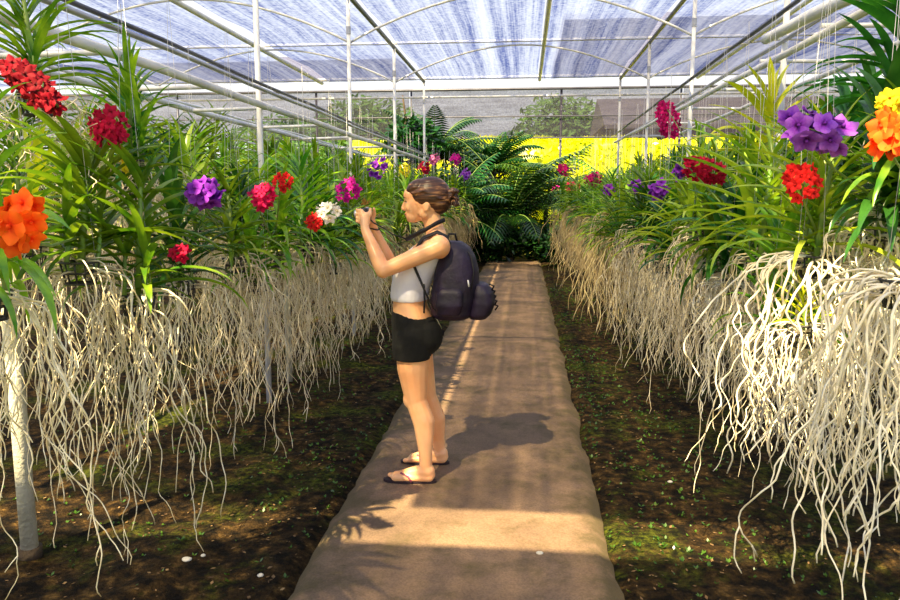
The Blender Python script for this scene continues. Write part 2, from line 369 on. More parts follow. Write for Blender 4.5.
# ------------------------------------------------------------------ orchids
def leaf_strip(b, base, az, el, L_, w, droop, rnd, seg=9, fold=.35, tw=0):
    """one channelled strap leaf, arching over"""
    p = Vector(base); h = Vector((math.cos(az), math.sin(az), 0)); s = Vector((-math.sin(az), math.cos(az), 0)); e = el; vs = []
    ds = L_/seg
    for i in range(seg+1):
        t = i/seg
        d = h*math.cos(e) + Vector((0, 0, math.sin(e))); nrm = h*(-math.sin(e)) + Vector((0, 0, math.cos(e)))
        wi = w*min(1, .55+t*2.2)*(1-t**3.2)*.5 + .0006
        ss = (s*math.cos(tw*t) + nrm*math.sin(tw*t)); nn = nrm*math.cos(tw*t)-s*math.sin(tw*t)
        up = nn*wi*fold*2*(1-.6*t)
        vs += [p + ss*wi + up, p, p - ss*wi + up]
        p = p + d*ds; e -= droop*ds/L_*(.4+1.2*t)
        e = max(e, -1.45)
    fs = []
    for i in range(seg):
        a = i*3; fs += [(a, a+1, a+4, a+3), (a+1, a+2, a+5, a+4)]
    b.add(vs, fs)
def orchid_foliage(rnd, n=18, H=.38, L0=.36, w=.030, az=None, upr=0):
    b = MB(); st = MB(); az = rnd.uniform(0, math.pi) if az is None else az
    lean = Vector((rnd.uniform(-.12, .12), rnd.uniform(-.12, .12), 1))
    for i in range(n):
        t = i/(n-1); base = lean*(.03+H*t)
        a = az + (math.pi if i % 2 else 0) + rnd.uniform(-.45, .45) + t*.5
        el = .30 + .95*t**1.6 + rnd.uniform(-.15, .15) + upr*.3
        Lf = L0*(1-.45*t*t)*rnd.uniform(.8, 1.2)
        leaf_strip(b, base, a, min(el, 1.45), Lf, w*rnd.uniform(.8, 1.15), (1.9-1.2*t-upr*.6)*rnd.uniform(.7, 1.3), rnd, tw=rnd.uniform(-.5, .5))
    for q in range(2 if n > 16 else 0):                # offshoots at the foot of the main growth
        a0 = rnd.uniform(0, 6.28); o_ = Vector((math.cos(a0)*.05, math.sin(a0)*.05, 0)); az2 = rnd.uniform(0, math.pi)
        for i in range(9):
            t = i/8; leaf_strip(b, o_ + lean*(.03+H*.35*t), az2 + (math.pi if i % 2 else 0) + rnd.uniform(-.5, .5), .15+1.1*t+rnd.uniform(-.15, .15), L0*rnd.uniform(.6, .85), w*.8, (1.9-1.0*t)*rnd.uniform(.7, 1.3), rnd, tw=rnd.uniform(-.5, .5))
        st.tube([(0, 0, 0), o_, o_+lean*(.03+H*.35)], [.009, .009, .005], 7)
    st.tube([(0, 0, -.02), lean*(.03+H*.5), lean*(.03+H)], [.013, .011, .006], 8)
    return b, st
def root_path(rnd, a, r_out, L_, step=.035, wig=.5):
    h = Vector((math.cos(a), math.sin(a), 0)); p = Vector((h.x*.03, h.y*.03, rnd.uniform(-.03, .04)))
    pts = [p.copy()]; n = max(3, int(r_out/step))
    rise = rnd.uniform(-.2, .5)
    side = Vector((-h.y, h.x, 0))*rnd.uniform(-.7, .7)
    for i in range(n):
        t = i/n; p = p + (h+side+Vector((0, 0, rise*(1-2.2*t)-.3*t))).normalized()*step; pts.append(p.copy())
    d = Vector((h.x*.35, h.y*.35, -1)); total = 0; k = Vector((0, 0, 0)); drift = Vector((rnd.gauss(0, .06), rnd.gauss(0, .06), 0))
    while total < L_:
        k = k*.55 + Vector((rnd.gauss(0, wig*.45), rnd.gauss(0, wig*.45), 0))
        d = Vector((d.x*.6, d.y*.6, -1)); q = (d + k + drift).normalized(); p = p + q*step; pts.append(p.copy()); total += step
    for _ in range(1): pts = [pts[0]] + [(pts[i-1]+pts[i]*2+pts[i+1])/4 for i in range(1, len(pts)-1)] + [pts[-1]]
    return pts
def orchid_roots(rnd, n=46, L0=.85, spread=.14, r=.0036, sides=5, br=.5, step=.035):
    b = MB()
    for i in range(n):
        L_ = L0*(rnd.uniform(.35, 1.02) if rnd.random() > .05 else 1.15); a = rnd.uniform(0, 2*math.pi); ro = spread*rnd.uniform(.1, 1.1)
        pts = root_path(rnd, a, ro, L_, step, rnd.uniform(.45, 1.0)); rr = r*rnd.uniform(.65, 1.25); m = len(pts)
        b.tube(pts, [rr*(1-.45*j/m) for j in range(m)], sides)
        if rnd.random() < br:
            for q in range(rnd.randint(1, 3)):
                j = rnd.randint(m//3, m-2); p = pts[j].copy(); a2 = rnd.uniform(0, 6.28); bp = [p.copy()]; d = Vector((math.cos(a2)*.8, math.sin(a2)*.8, -.8))
                for s_ in range(rnd.randint(2, 7)):
                    d = Vector((d.x*.75+rnd.gauss(0, .2), d.y*.75+rnd.gauss(0, .2), -1)); p = p + d.normalized()*step*.9; bp.append(p.copy())
                b.tube(bp, [rr*.7*(1-.4*j2/len(bp)) for j2 in range(len(bp))], sides)
    return b
def basket_mb():
    b = MB(); r0, r1, h = .045, .06, .07
    for z, r in ((0, r0), (h*.5, (r0+r1)/2), (h, r1)):
        b.tube([(r*math.cos(2*math.pi*i/16), r*math.sin(2*math.pi*i/16), z-.05) for i in range(17)], .004, 6, cap=False)
    for i in range(12):
        a = 2*math.pi*i/12; b.tube([(0, 0, -.05), (r0*math.cos(a), r0*math.sin(a), -.05), (r1*math.cos(a), r1*math.sin(a), h-.05)], .003, 5)
    return b
rnd = random.Random(11)
FOL = {}
FOLM = {}
def folset(key, m_, cnt, **kw):
    FOL[key] = []
    for i in range(cnt):
        r_ = random.Random(hash_(key)+i); fb, sb = orchid_foliage(r_, **{k: (v(r_) if callable(v) else v) for k, v in kw.items()})
        FOL[key].append((fb.mesh('leaves', M[m_]), sb.mesh('stem', M['stem'])))
def hash_(s): return sum(ord(c)*(i+3) for i, c in enumerate(s))
folset('g', 'leaf', 9, n=lambda r: r.randint(22, 30), H=lambda r: r.uniform(.26, .44), L0=lambda r: r.uniform(.38, .50), w=.036)
folset('l', 'leafl', 5, n=lambda r: r.randint(20, 28), H=lambda r: r.uniform(.22, .38), L0=lambda r: r.uniform(.42, .55), w=.034)
folset('d', 'leafd', 6, n=lambda r: r.randint(20, 28), H=lambda r: r.uniform(.26, .46), L0=lambda r: r.uniform(.38, .50), w=.044)
folset('y', 'leafy', 2, n=15, H=.26, L0=.36, w=.048, upr=.8)
folset('u', 'leaf', 3, n=34, H=.34, L0=.44, w=.026, upr=.25)
ROOT = {'w': [], 'c': [], 't': []}
for i in range(4): ROOT['w'].append(orchid_roots(random.Random(100+i), 44, .9, .17, .0039, 5, .9, .026).mesh('roots', M['rootw']))
for i in range(7): ROOT['c'].append(orchid_roots(random.Random(200+i), 36, .88, .17, .0028, 5, .7, .028).mesh('roots', M['root']))
for i in range(5): ROOT['t'].append(orchid_roots(random.Random(300+i), 44, .9, .15, .0045, 4, .3, .05).mesh('roots', M['roott']))
BASK = basket_mb().mesh('basket', M['basket'])
wb = MB(); wb.tube([(.05, 0, 0), (.003, 0, 1)], .0009, 4); wb.tube([(-.05, 0, 0), (-.003, 0, 1)], .0009, 4); WIRE = wb.mesh('wire', M['wire'])
plants = []
def orchid(x, y, z, fol='g', root='c', rs=1.0, fs=1.0, rz=None, name='orchid', i=None, rails=2.35, xyroot=1.0):
    t = empty(name, (x, y, z), rnd.uniform(0, 6.28) if rz is None else rz)
    fm, sm = FOL[fol][rnd.randrange(len(FOL[fol])) if i is None else i % len(FOL[fol])]
    o = link('leaves', fm, t); o.scale = (fs, fs, fs)
    o = link('stem', sm, t); o.scale = (fs, fs, fs)
    o = link('roots', ROOT[root][rnd.randrange(len(ROOT[root]))], t); o.scale = (xyroot, xyroot, rs); o['kind'] = 'stuff'; o.rotation_euler.z = rnd.uniform(0, 6.28)
    if y < 9.5:
        link('basket', BASK, t)
    if z < rails-.2:
        o = link('hanging_wire', WIRE, t); o.scale = (1, 1, rails-z)
    plants.append(t); t['side'] = 0; del t['side']
    return t
def rooted(z, lo=.12, hi=.45): return min(1.15, (z-rnd.uniform(lo, hi))/.93)

# ---- blooms
def bloom_mesh(name, m, tep=5, wid=.85, cup=.25, lipm=None, seg=4):
    """unit orchid flower facing +Z: rounded tepals, a lip and a column"""
    b = MB()
    for k in range(tep):
        a = 2*math.pi*k/tep + .3; L_ = 1.0 if k % 2 == 0 else .9
        c, s = math.cos(a), math.sin(a)
        def fn(u, w):
            t = w; ww = wid*.5*math.sin(math.pi*min(1, .12+t*.83))**.7*(u*2-1)*.95; x = .06 + L_*.9*t
            z = cup*(t*t) + .10*math.cos((u*2-1)*1.6) - .05*k % 2*.1 + .05*math.sin(9*t+k)*(u-.5)
            return (c*x-s*ww, s*x+c*ww, z)
        v, f = grid(seg, seg+1, fn); b.add(v, f)
    b.ell((0, 0, .2), (.12, .12, .16), nu=8, nv=6)
    me = b.mesh(name, m)
    return me
def flowermat(name, col, cen, edge=None, rough=.5, veins=False):
    m = bpy.data.materials.new(name); m.use_nodes = True; nt = m.node_tree; N = nt.nodes; L = nt.links; b = N['Principled BSDF']; b.inputs['Roughness'].default_value = .7; b.inputs['Specular IOR Level'].default_value = .25
    tc = N.new('ShaderNodeTexCoord'); le = N.new('ShaderNodeVectorMath'); le.operation = 'LENGTH'; L.new(tc.outputs['Object'], le.inputs[0])
    nz = N.new('ShaderNodeTexNoise'); nz.inputs['Scale'].default_value = 6 if veins else 3; L.new(tc.outputs['Object'], nz.inputs['Vector'])
    ad = N.new('ShaderNodeMath'); ad.operation = 'MULTIPLY_ADD'; ad.inputs[1].default_value = .5; L.new(nz.outputs['Fac'], ad.inputs[0]); L.new(le.outputs['Value'], ad.inputs[2])
    r = N.new('ShaderNodeValToRGB'); L.new(ad.outputs[0], r.inputs[0]); e = r.color_ramp.elements
    e[0].position = .38; e[0].color = (*cen, 1); e[1].position = .62; e[1].color = (*col, 1)
    if edge:
        x = e.new(1.0); x.color = (*edge, 1)
    oi = N.new('ShaderNodeObjectInfo'); mr = N.new('ShaderNodeMapRange'); mr.inputs['To Min'].default_value = .7; mr.inputs['To Max'].default_value = 1.25; L.new(oi.outputs['Random'], mr.inputs['Value'])
    hs = N.new('ShaderNodeHueSaturation'); L.new(mr.outputs[0], hs.inputs['Value']); L.new(r.outputs[0], hs.inputs['Color']); L.new(hs.outputs[0], b.inputs['Base Color'])
    t = N.new('ShaderNodeBsdfTranslucent'); L.new(hs.outputs[0], t.inputs[0]); mx = N.new('ShaderNodeMixShader'); mx.inputs[0].default_value = .3
    L.new(b.outputs[0], mx.inputs[1]); L.new(t.outputs[0], mx.inputs[2]); L.new(mx.outputs[0], N['Material Output'].inputs[0]); return m
FM = {
 'darkred': flowermat('dark red bloom', (.30, .001, .014), (.09, .0, .006)),
 'crimson': flowermat('crimson bloom', (.50, .002, .045), (.20, .0, .01)),
 'red': flowermat('scarlet bloom', (.85, .02, .02), (.35, .0, .0)),
 'orange': flowermat('orange bloom', (.95, .10, .006), (.75, .03, .0), (.98, .16, .01)),
 'purple': flowermat('purple bloom', (.20, .01, .42), (.07, .0, .16), (.34, .05, .62), veins=True),
 'violet': flowermat('light violet bloom', (.26, .035, .55), (.05, .0, .10), (.42, .12, .72), veins=True),
 'magenta': flowermat('magenta bloom', (.72, .01, .38), (.35, .0, .15)),
 'pinkred': flowermat('pink red bloom', (.80, .01, .12), (.4, .0, .05)),
 'rose': flowermat('magenta crimson bloom', (.55, .003, .15), (.25, .0, .05)),
 'pink': flowermat('pink bloom', (.85, .22, .50), (.6, .02, .2)),
 'white': flowermat('white bloom', (.92, .90, .86), (.7, .6, .2)),
 'yellow': flowermat('yellow bloom', (.92, .80, .02), (.7, .4, .0)),
 'palepink': flowermat('pale orange bloom', (.85, .45, .10), (.6, .2, .05)),
}
BL = {k: bloom_mesh('bloom', v, wid=.95 if k in ('violet', 'orange', 'purple') else .8) for k, v in FM.items()}
def spike(plant, A, B, rad, size, n, colour, seed=1, label=None, start=None):
    """flower spike: a stalk out of the plant's crown and blooms packed round the axis A-B"""
    r_ = random.Random(seed); A = Vector(A); B = Vector(B); pl = Vector(plant.location)
    bs = (start if start is not None else pl + Vector((0, 0, .10)))
    inv = Matrix.LocRotScale(plant.location, plant.rotation_euler, None).inverted()
    mid = bs.lerp(A, .5) + Vector((0, 0, -.02)); b = MB(); b.tube([inv @ p for p in (bs, mid, A, A.lerp(B, .5), B)], [.004, .004, .0035, .003, .002], 6)
    s = part('flower_spike', b, M['stem'], plant)
    if label: s['label'] = label
    ax = (B-A).normalized() if (B-A).length > .01 else Vector((0, 0, 1)); u = ax.orthogonal().normalized(); w = ax.cross(u)
    ga = 2.39996
    for i in range(n):
        t = (i+.5)/n; a = i*ga + r_.uniform(-.2, .2)
        out = (u*math.cos(a)+w*math.sin(a) + ax*r_.uniform(-.25, .35)*(1 if t > .5 else .6)).normalized()
        rr = rad*math.sqrt(max(.1, 1-(2*t-1)**2*.75))*r_.uniform(.75, 1.05)
        p = A.lerp(B, t) + out*rr
        nrm = (out*1.0 + Vector((0, -.35, .05))).normalized()
        o = bpy.data.objects.new('bloom', BL[colour]); C.objects.link(o); o.parent = s
        rot = nrm.to_track_quat('Z', 'Y').to_matrix().to_4x4() @ Matrix.Rotation(r_.uniform(0, 6.28), 4, 'Z')
        sz = size*r_.uniform(.8, 1.15)
        o.matrix_local = inv @ Matrix.Translation(p) @ rot @ Matrix.Scale(sz, 4)
    return s
def Y_ok(a): return a[0] < 400 or a[0] > 640
def sp_px(plant, X, a, b_, rpx, size, n, colour, seed, dY=0, **kw):
    """ends given as seen in the photo on the plane X (m); real radius from the depth there"""
    A = atX(*a, X*(.84 if Y_ok(a) else .93)); Y = A.y+dY; A = atY(*a, Y); B = atY(*b_, Y)
    return spike(plant, A, B, rpx*Y/F, size, n, colour, seed, **kw)

flowering = {}
SEQ = {n_: i_ for i_, n_ in enumerate(('orange', 'round crimson', 'dark red', '~', '~~', 'small low red', 'left purple', 'pink red and scarlet', 'small red', 'white', 'magenta', 'purple and pale orange', 'small yellow', 'yellow', 'dark red', 'pink', 'far magenta', 'light violet',
    'scarlet', 'large violet', 'orange and yellow', 'oval crimson', 'tall magenta crimson', '~3', '~4', '~5', '~6', '~7', 'nearer purple', 'half hidden purple', 'farther purple', 'rose pink', 'high pink', 'bright magenta', 'orange pink'))}
def P_(px, py, X, **kw):
    g = atX(px, py, X); return orchid(g.x, g.y, g.z, **kw)
def lab(t, label, group=None, cat='orchid'):
    t['label'] = label; t['category'] = cat
    if group: t['group'] = group
    nm_ = [k for k, v in SEQ.items() if v == len(flowering)]
    flowering[len(flowering)] = (t.location.x, t.location.y, nm_[0] if nm_ else ''); return t
# ---- left side, named plants
GL = 'flowering orchids in the left row'; GR = 'flowering orchids in the right row'
o = P_(80, 268, -1.45, fol='g', i=1, root='c', rs=.95, fs=1.05, rz=.3); lab(o, 'tall green orchid at far left with a bunch of large orange flowers on its left', GL)
sp_px(o, -1.42, (8, 240), (30, 205), 20, .036, 13, 'orange', 5, dY=-.15)
o = P_(130, 165, -1.80, fol='u', i=0, root='c', rs=.35, fs=1.0, rz=1.9, rails=2.4); lab(o, 'spiky orchid with a round crimson flower head, above the purple one at left', GL)
sp_px(o, -1.62, (110, 142), (107, 113), 16, .026, 26, 'crimson', 7)
o = P_(38, 100, -1.62, fol='u', i=1, root='c', rs=.3, fs=.9, rz=.8, rails=2.5); lab(o, 'high hung orchid in the upper left corner with a long dark red flower spike', GL)
sp_px(o, -1.52, (58, 106), (8, 66), 13, .028, 30, 'darkred', 9)
o = P_(138, 300, -1.35, fol='g', i=3, root='c', rs=1.0, fs=1.0, rz=.1); lab(o, 'broad flowerless orchid at left, its white roots reaching down to the soil', 'flowerless orchids near the camera on the left')
o = P_(-14, 300, -1.38, fol='g', i=5, root='c', rs=.85, fs=1.1, rz=.2); lab(o, 'orchid cut off by the left edge, pale leaves drooping below the orange flowers', 'flowerless orchids near the camera on the left')
o = P_(182, 285, -1.45, fol='d', i=1, root='c', rs=.8, fs=.9); lab(o, 'dark leaved orchid at left with one small red flower low among its leaves', GL)
sp_px(o, -1.35, (172, 254), (186, 252), 6, .022, 7, 'crimson', 13)
o = P_(235, 262, -1.45, fol='g', i=0, root='c', rs=1.0, fs=1.0, rz=.4); lab(o, 'green orchid with a purple flower head, left of the pink red one', GL)
sp_px(o, -1.40, (196, 196), (214, 190), 14, .034, 17, 'purple', 15)
o = P_(275, 258, -1.45, fol='g', i=2, root='c', rs=1.0); lab(o, 'orchid with a pink red and a scarlet flower head side by side', GL)
sp_px(o, -1.38, (256, 202), (270, 192), 11, .026, 22, 'pinkred', 17, label='pink red flower spike')
sp_px(o, -1.45, (280, 190), (285, 174), 9, .024, 16, 'red', 19, label='scarlet flower spike')
o = P_(312, 255, -1.42, fol='d', i=2, root='c', rs=1.0); lab(o, 'orchid with a small red flower head left of the white flowers', GL)
sp_px(o, -1.34, (310, 226), (318, 219), 8, .026, 12, 'red', 21)
o = P_(338, 245, -1.45, fol='g', i=4, root='c', rs=1.0); lab(o, 'orchid with white flowers in front of the camera the woman holds', GL)
sp_px(o, -1.32, (320, 214), (338, 209), 8, .036, 10, 'white', 23)
o = P_(355, 238, -1.50, fol='g', i=6, root='c', rs=1.05); lab(o, 'orchid with a magenta flower head just beyond the white flowers', GL)
sp_px(o, -1.45, (340, 196), (356, 184), 11, .032, 20, 'magenta', 25)
o = P_(374, 230, -1.50, fol='g', i=7, root='t', rs=1.05); lab(o, 'orchid with a purple and a pale orange flower head behind the held camera', GL)
sp_px(o, -1.52, (370, 174), (386, 163), 8, .034, 12, 'purple', 27, label='purple flower spike')
sp_px(o, -1.42, (364, 208), (367, 200), 4, .026, 6, 'palepink', 28, label='pale orange flower spike')
o = P_(128, 192, -1.9, fol='d', i=0, root='c', rs=.4); lab(o, 'dark leaved orchid with small yellow flowers below the round crimson head', GL)
sp_px(o, -1.66, (125, 158), (131, 172), 5, .028, 5, 'yellow', 30)
o = P_(404, 205, -1.6, fol='g', root='t', rs=1.0); lab(o, 'orchid with a yellow flower head just above the woman\'s forehead', GL)
sp_px(o, -1.55, (403, 176), (405, 166), 5, .035, 12, 'yellow', 31)
o = P_(425, 205, -1.6, fol='d', root='t', rs=1.0); lab(o, 'orchid with dark red flowers right above the woman\'s hair', GL)
sp_px(o, -1.50, (421, 172), (427, 165), 6, .04, 12, 'crimson', 33)
o = P_(437, 200, -1.45, fol='g', root='t', rs=1.0); lab(o, 'far orchid with a pink flower head behind the woman, left of the magenta one', GL)
sp_px(o, -1.45, (431, 162), (437, 157), 4, .045, 10, 'pink', 35)
o = P_(455, 200, -1.30, fol='g', root='t', rs=1.0); lab(o, 'far orchid with a magenta flower head at the end of the left rails', GL)
sp_px(o, -1.30, (453, 163), (458, 156), 4.5, .05, 12, 'magenta', 37)
o = P_(464, 206, -1.15, fol='d', root='t', rs=1.0); lab(o, 'last orchid of the left row with light violet flowers above the backpack', GL)
sp_px(o, -1.15, (463, 178), (468, 172), 4.5, .05, 10, 'violet', 39)
# ---- right side, named plants
o = P_(815, 262, .98, fol='l', i=3, root='w', rs=.80, fs=.95, rz=.1, xyroot=1.2); lab(o, 'orchid with a scarlet flower head and long arching leaves in the right row', GR)
sp_px(o, 1.0, (795, 168), (808, 196), 15, .024, 26, 'red', 41)
o = P_(880, 235, 1.15, fol='d', i=3, root='w', rs=.6, fs=1.05, rz=.9); lab(o, 'dark leaved orchid at right with large light violet flowers', GR)
sp_px(o, .96, (788, 122), (845, 140), 14, .047, 13, 'violet', 43)
o = P_(915, 210, 1.25, fol='g', i=6, root='w', rs=.5, fs=1.0); lab(o, 'orchid at the right edge with orange flowers, yellow at the top', GR)
sp_px(o, 1.05, (888, 150), (893, 118), 12, .036, 15, 'orange', 45, label='orange flower spike')
sp_px(o, 1.08, (888, 106), (896, 98), 9, .028, 8, 'yellow', 46, label='yellow flower spike')
o = P_(760, 262, 1.0, fol='l', i=4, root='c', rs=1.0, fs=1.15, rz=.0); lab(o, 'orchid with an oval crimson flower head lying on long leaves, right row', GR)
sp_px(o, .86, (686, 164), (722, 176), 11, .024, 40, 'crimson', 47)
o = P_(718, 240, 1.15, fol='u', i=2, root='c', rs=1.0, fs=1.05); lab(o, 'orchid with the tallest magenta crimson flower column, in front of the right rails', GR)
sp_px(o, 1.15, (664, 104), (672, 136), 9, .036, 34, 'rose', 49, start=Vector(o.location)+Vector((0, 0, .3)))
o = P_(765, 168, 1.45, fol='y', i=0, root='c', rs=.35, fs=1.35, rz=.6); lab(o, 'orchid with bright yellow green upright leaves left of the violet flowers', 'flowerless orchids near the camera on the right')
o = P_(845, 190, 1.5, fol='d', i=4, root='c', rs=.35, fs=1.1, rz=1.6); lab(o, 'tall dark leaved orchid rising behind the violet flowers', 'flowerless orchids near the camera on the right')
o = P_(900, 130, 1.5, fol='d', i=2, root='c', rs=.35, fs=1.1, rz=1.2, rails=2.5); lab(o, 'dark broad leaved orchid hung high in the upper right corner', 'flowerless orchids near the camera on the right')
o = P_(805, 330, .92, fol='y', i=1, root='w', rs=.66, fs=.36, rz=.0, xyroot=.8); lab(o, 'small orchid with short yellow leaves amid the roots of the right row', 'flowerless orchids near the camera on the right')
o = P_(905, 288, .98, fol='g', i=0, root='w', rs=.98, fs=.55, rz=.0, xyroot=1.1); lab(o, 'orchid at the right edge with the thickest, whitest roots hanging lowest', 'flowerless orchids near the camera on the right')
thick = orchid_roots(random.Random(77), 44, 1.15, .22, .0044, 6, 1.0, .026).mesh('roots', M['rootw']); o.children[2].data = thick
o = P_(700, 235, 1.0, fol='l', i=7, root='c', rs=1.05, rz=.1); lab(o, 'orchid with purple flowers left of the oval crimson head', GR)
sp_px(o, 1.0, (652, 196), (664, 186), 8, .034, 14, 'purple', 51)
sp_px(o, 1.05, (676, 176), (682, 168), 5, .03, 6, 'purple', 52)
o = P_(640, 225, .92, fol='g', i=1, root='c', rs=1.1); lab(o, 'orchid with small dark purple flowers half hidden, middle of the right row', GR)
sp_px(o, .9, (632, 188), (640, 184), 5, .035, 8, 'purple', 53)
o = P_(612, 218, .92, fol='g', i=3, root='t', rs=1.1); lab(o, 'orchid with purple flowers between the pink ones and the crimson heads', GR)
sp_px(o, .9, (605, 192), (613, 188), 5, .04, 10, 'purple', 55)
o = P_(594, 214, .92, fol='g', root='t', rs=1.1); lab(o, 'orchid with a cluster of rose pink flowers toward the far right row end', GR)
sp_px(o, .88, (588, 184), (598, 176), 6.5, .05, 16, 'rose', 57)
o = P_(574, 212, .85, fol='g', root='t', rs=1.1); lab(o, 'far orchid with a pink flower head highest at the right row end', GR)
sp_px(o, .85, (568, 172), (560, 167), 5, .06, 12, 'rose', 59)
o = P_(563, 210, .75, fol='d', root='t', rs=1.1); lab(o, 'last orchid of the right row with bright magenta flowers beside the path end', GR)
sp_px(o, .72, (551, 191), (558, 189), 5.5, .06, 12, 'magenta', 61)
o = P_(578, 208, .9, fol='g', root='t', rs=1.1); lab(o, 'far orchid with orange pink flowers low beside the magenta ones', GR)
sp_px(o, .8, (567, 190), (578, 184), 5, .05, 10, 'pinkred', 63)

# ---- rows of flowerless orchids
named = [(p.location.x, p.location.y, p.location.z) for p in plants]
def fill(X, y0, y1, dy, zc, side, line, far_t=7, sp=.10, first=True):
    y = y0; k = 0
    while y < y1:
        x = X + rnd.uniform(-sp, sp); yy = y + rnd.uniform(-.08, .08); z = zc + rnd.uniform(-.12, .12)
        y += dy*(1 if y < 7 else 1.15)
        if any(abs(a-x) < .13 and abs(b_-yy) < .16 and abs(c-z) < .35 for a, b_, c in named): continue
        f = rnd.choices(['g', 'd', 'u', 'y', 'l'], [42, 22, 10, 3, 32 if side == 'right' else 18])[0]
        rt = ('w' if (side == 'right' and yy < 4.2 and rnd.random() < .3) else 'c') if yy < far_t else 't'
        lo, hi = (.02, .35) if yy > 6 else (.12, .5)
        t = orchid(x, yy, z, fol=f, root=rt, rs=rooted(z, lo, hi)*(1, 1, .8, .55, .4, .9, .9)[line], fs=rnd.uniform(.85, 1.15))
        k += 1
        col = {'g': 'green', 'd': 'dark green', 'u': 'spiky upright green', 'y': 'yellow green', 'l': 'light green'}[f]
        lines = {1: 'front', 2: 'second', 3: 'third', 4: 'fourth', 5: 'next bay\'s', 6: 'outermost'}[line]
        if yy < 6 and k <= 10 and line <= 2:
            w = 'first second third fourth fifth sixth seventh eighth ninth tenth'.split()[k-1]
            lb = f'flowerless {col} orchid, {w} of them from the camera in the {side} {lines} line'
        else:
            c_ = [(math.hypot(a-x, b_-yy), n_, b_) for a, b_, n_ in flowering.values() if n_ and '~' not in n_ and a*x > 0]
            _, n_, b_ = min(c_)
            lb = f'{col} flowerless orchid, {side} {lines} line, {"nearer" if yy < b_ else "farther"} than the {n_} flowers'
        tag(t, lb, 'orchid', f'{col} flowerless orchids in the {side} row\'s {lines} line')
fill(-1.38, 3.0, 15.2, .40, 1.14, 'left', 1)
fill(-1.80, 2.7, 15.0, .40, 1.36, 'left', 2)
fill(-2.30, 3.3, 14.5, .46, 1.56, 'left', 3)
fill(-2.95, 4.2, 14.0, .56, 1.76, 'left', 4)
fill(.95, 2.9, 15.6, .38, 1.12, 'right', 1, sp=.08)
fill(1.35, 2.6, 15.2, .40, 1.32, 'right', 2)
fill(1.85, 3.5, 14.5, .46, 1.54, 'right', 3)
fill(2.50, 4.8, 14.0, .56, 1.74, 'right', 4)

fill(-4.1, 5.4, 13.5, .62, 1.45, 'left', 5); fill(-4.7, 6.0, 13.5, .66, 1.55, 'left', 6)
fill(3.5, 6.4, 13.5, .66, 1.5, 'right', 5)

# ------------------------------------------------------------------ far end: palms, shrubs, net wall, hedge, trees
def frond_mb(b, base, az, el, L_, droop, lw, ll, n, rnd):
    p = Vector(base); h = Vector((math.cos(az), math.sin(az), 0)); s = Vector((-math.sin(az), math.cos(az), 0)); e = el; pts = []
    ds = L_/n
    for i in range(n+1):
        t = i/n; d = h*math.cos(e)+Vector((0, 0, math.sin(e))); nr = -h*math.sin(e)+Vector((0, 0, math.cos(e))); pts.append(p.copy())
        if i > 1:
            l = ll*math.sin(math.pi*min(.97, .18+.8*t))**.6
            for sg in (-1, 1):
                q = (s*sg*.85 + d*.55 - Vector((0, 0, .35))).normalized(); a = p; w = d*lw
                mid = a + q*l*.5 + nr*.02; tip = a + q*l - Vector((0, 0, l*.15))
                b.add([a-w*.4, a+w*.4, mid+w*.6, mid-w*.6, tip], [(0, 1, 2, 3), (3, 2, 4)])
        p = p + d*ds; e -= droop/n*(.5+t)
    return pts
def palm(x, y, h, nf, L_, m_, label, seed, ll=.32, name='palm', z0=0):
    r_ = random.Random(seed); t = empty(name, (x, y, z0), 0, label, 'palm', 'palms and shrubs at the path end')
    b = MB(); st = MB()
    for i in range(nf):
        a = i*2.4+r_.uniform(-.3, .3); el = r_.uniform(.25, 1.35)
        pts = frond_mb(b, (0, 0, h), a, el, L_*r_.uniform(.75, 1.1), r_.uniform(.8, 1.7), .048, ll, 21, r_)
        st.tube(pts, [.014*(1-.7*j/len(pts)) for j in range(len(pts))], 5)
    part('fronds', b, M[m_], t); part('stalks', st, M['stem'], t)
    b = MB(); b.tube([(0, 0, -.03), (.02, 0, h*.5), (0, 0, h+.05)], [.09, .07, .06], 10); part('trunk', b, M['bark'], t)
def leafcloud(b, c, rad, n, sz, r_, shell=.55):
    c = Vector(c)
    for i in range(n):
        d = Vector((r_.gauss(0, 1), r_.gauss(0, 1), r_.gauss(0, 1))).normalized(); k = r_.uniform(shell, 1)
        p = c + Vector((d.x*rad[0], d.y*rad[1], d.z*rad[2]))*k*(1+.2*noise.noise(Vector(d)*2.5+c))
        u = Vector((r_.gauss(0, 1), r_.gauss(0, 1), r_.gauss(0, .6))).normalized(); w = u.orthogonal().normalized()*sz*.4; u = u*sz*r_.uniform(.7, 1.2)
        b.add([p-u*.5, p+w*.5, p+u*.6, p-w*.5], [(0, 1, 2, 3)])
def shrub(x, y, rad, n, sz, m_, label, seed, name='shrub', group='palms and shrubs at the path end', trunk=.03, cat='shrub'):
    r_ = random.Random(seed); t = empty(name, (x, y, 0), 0, label, cat, group)
    b = MB(); leafcloud(b, (0, 0, rad[2]*.95), rad, n, sz, r_, .3); part('foliage', b, M[m_], t)
    b = MB()
    for i in range(5):
        a = i*1.3; b.tube([(0, 0, -.03), (.3*rad[0]*math.cos(a), .3*rad[1]*math.sin(a), rad[2]*.6), (.6*rad[0]*math.cos(a), .6*rad[1]*math.sin(a), rad[2]*1.3)], [trunk, trunk*.7, trunk*.3], 6)
    part('branches', b, M['bark'], t)
palm(-.35, 18.0, 1.0, 34, 2.3, 'palm', 'large dark palm straight ahead at the end of the path', 1, .55)
palm(-1.7, 17.2, .9, 30, 2.1, 'palm', 'dark bushy palm left of the path end, beyond the backpack', 2, .50)
palm(.55, 20.0, 1.2, 26, 2.2, 'palml', 'lighter green palm right behind the path end', 3, .45)
palm(-2.3, 18.9, 2.5, 30, 1.7, 'palm', 'taller palm with its crown above the far end of the left rails', 4, .45)
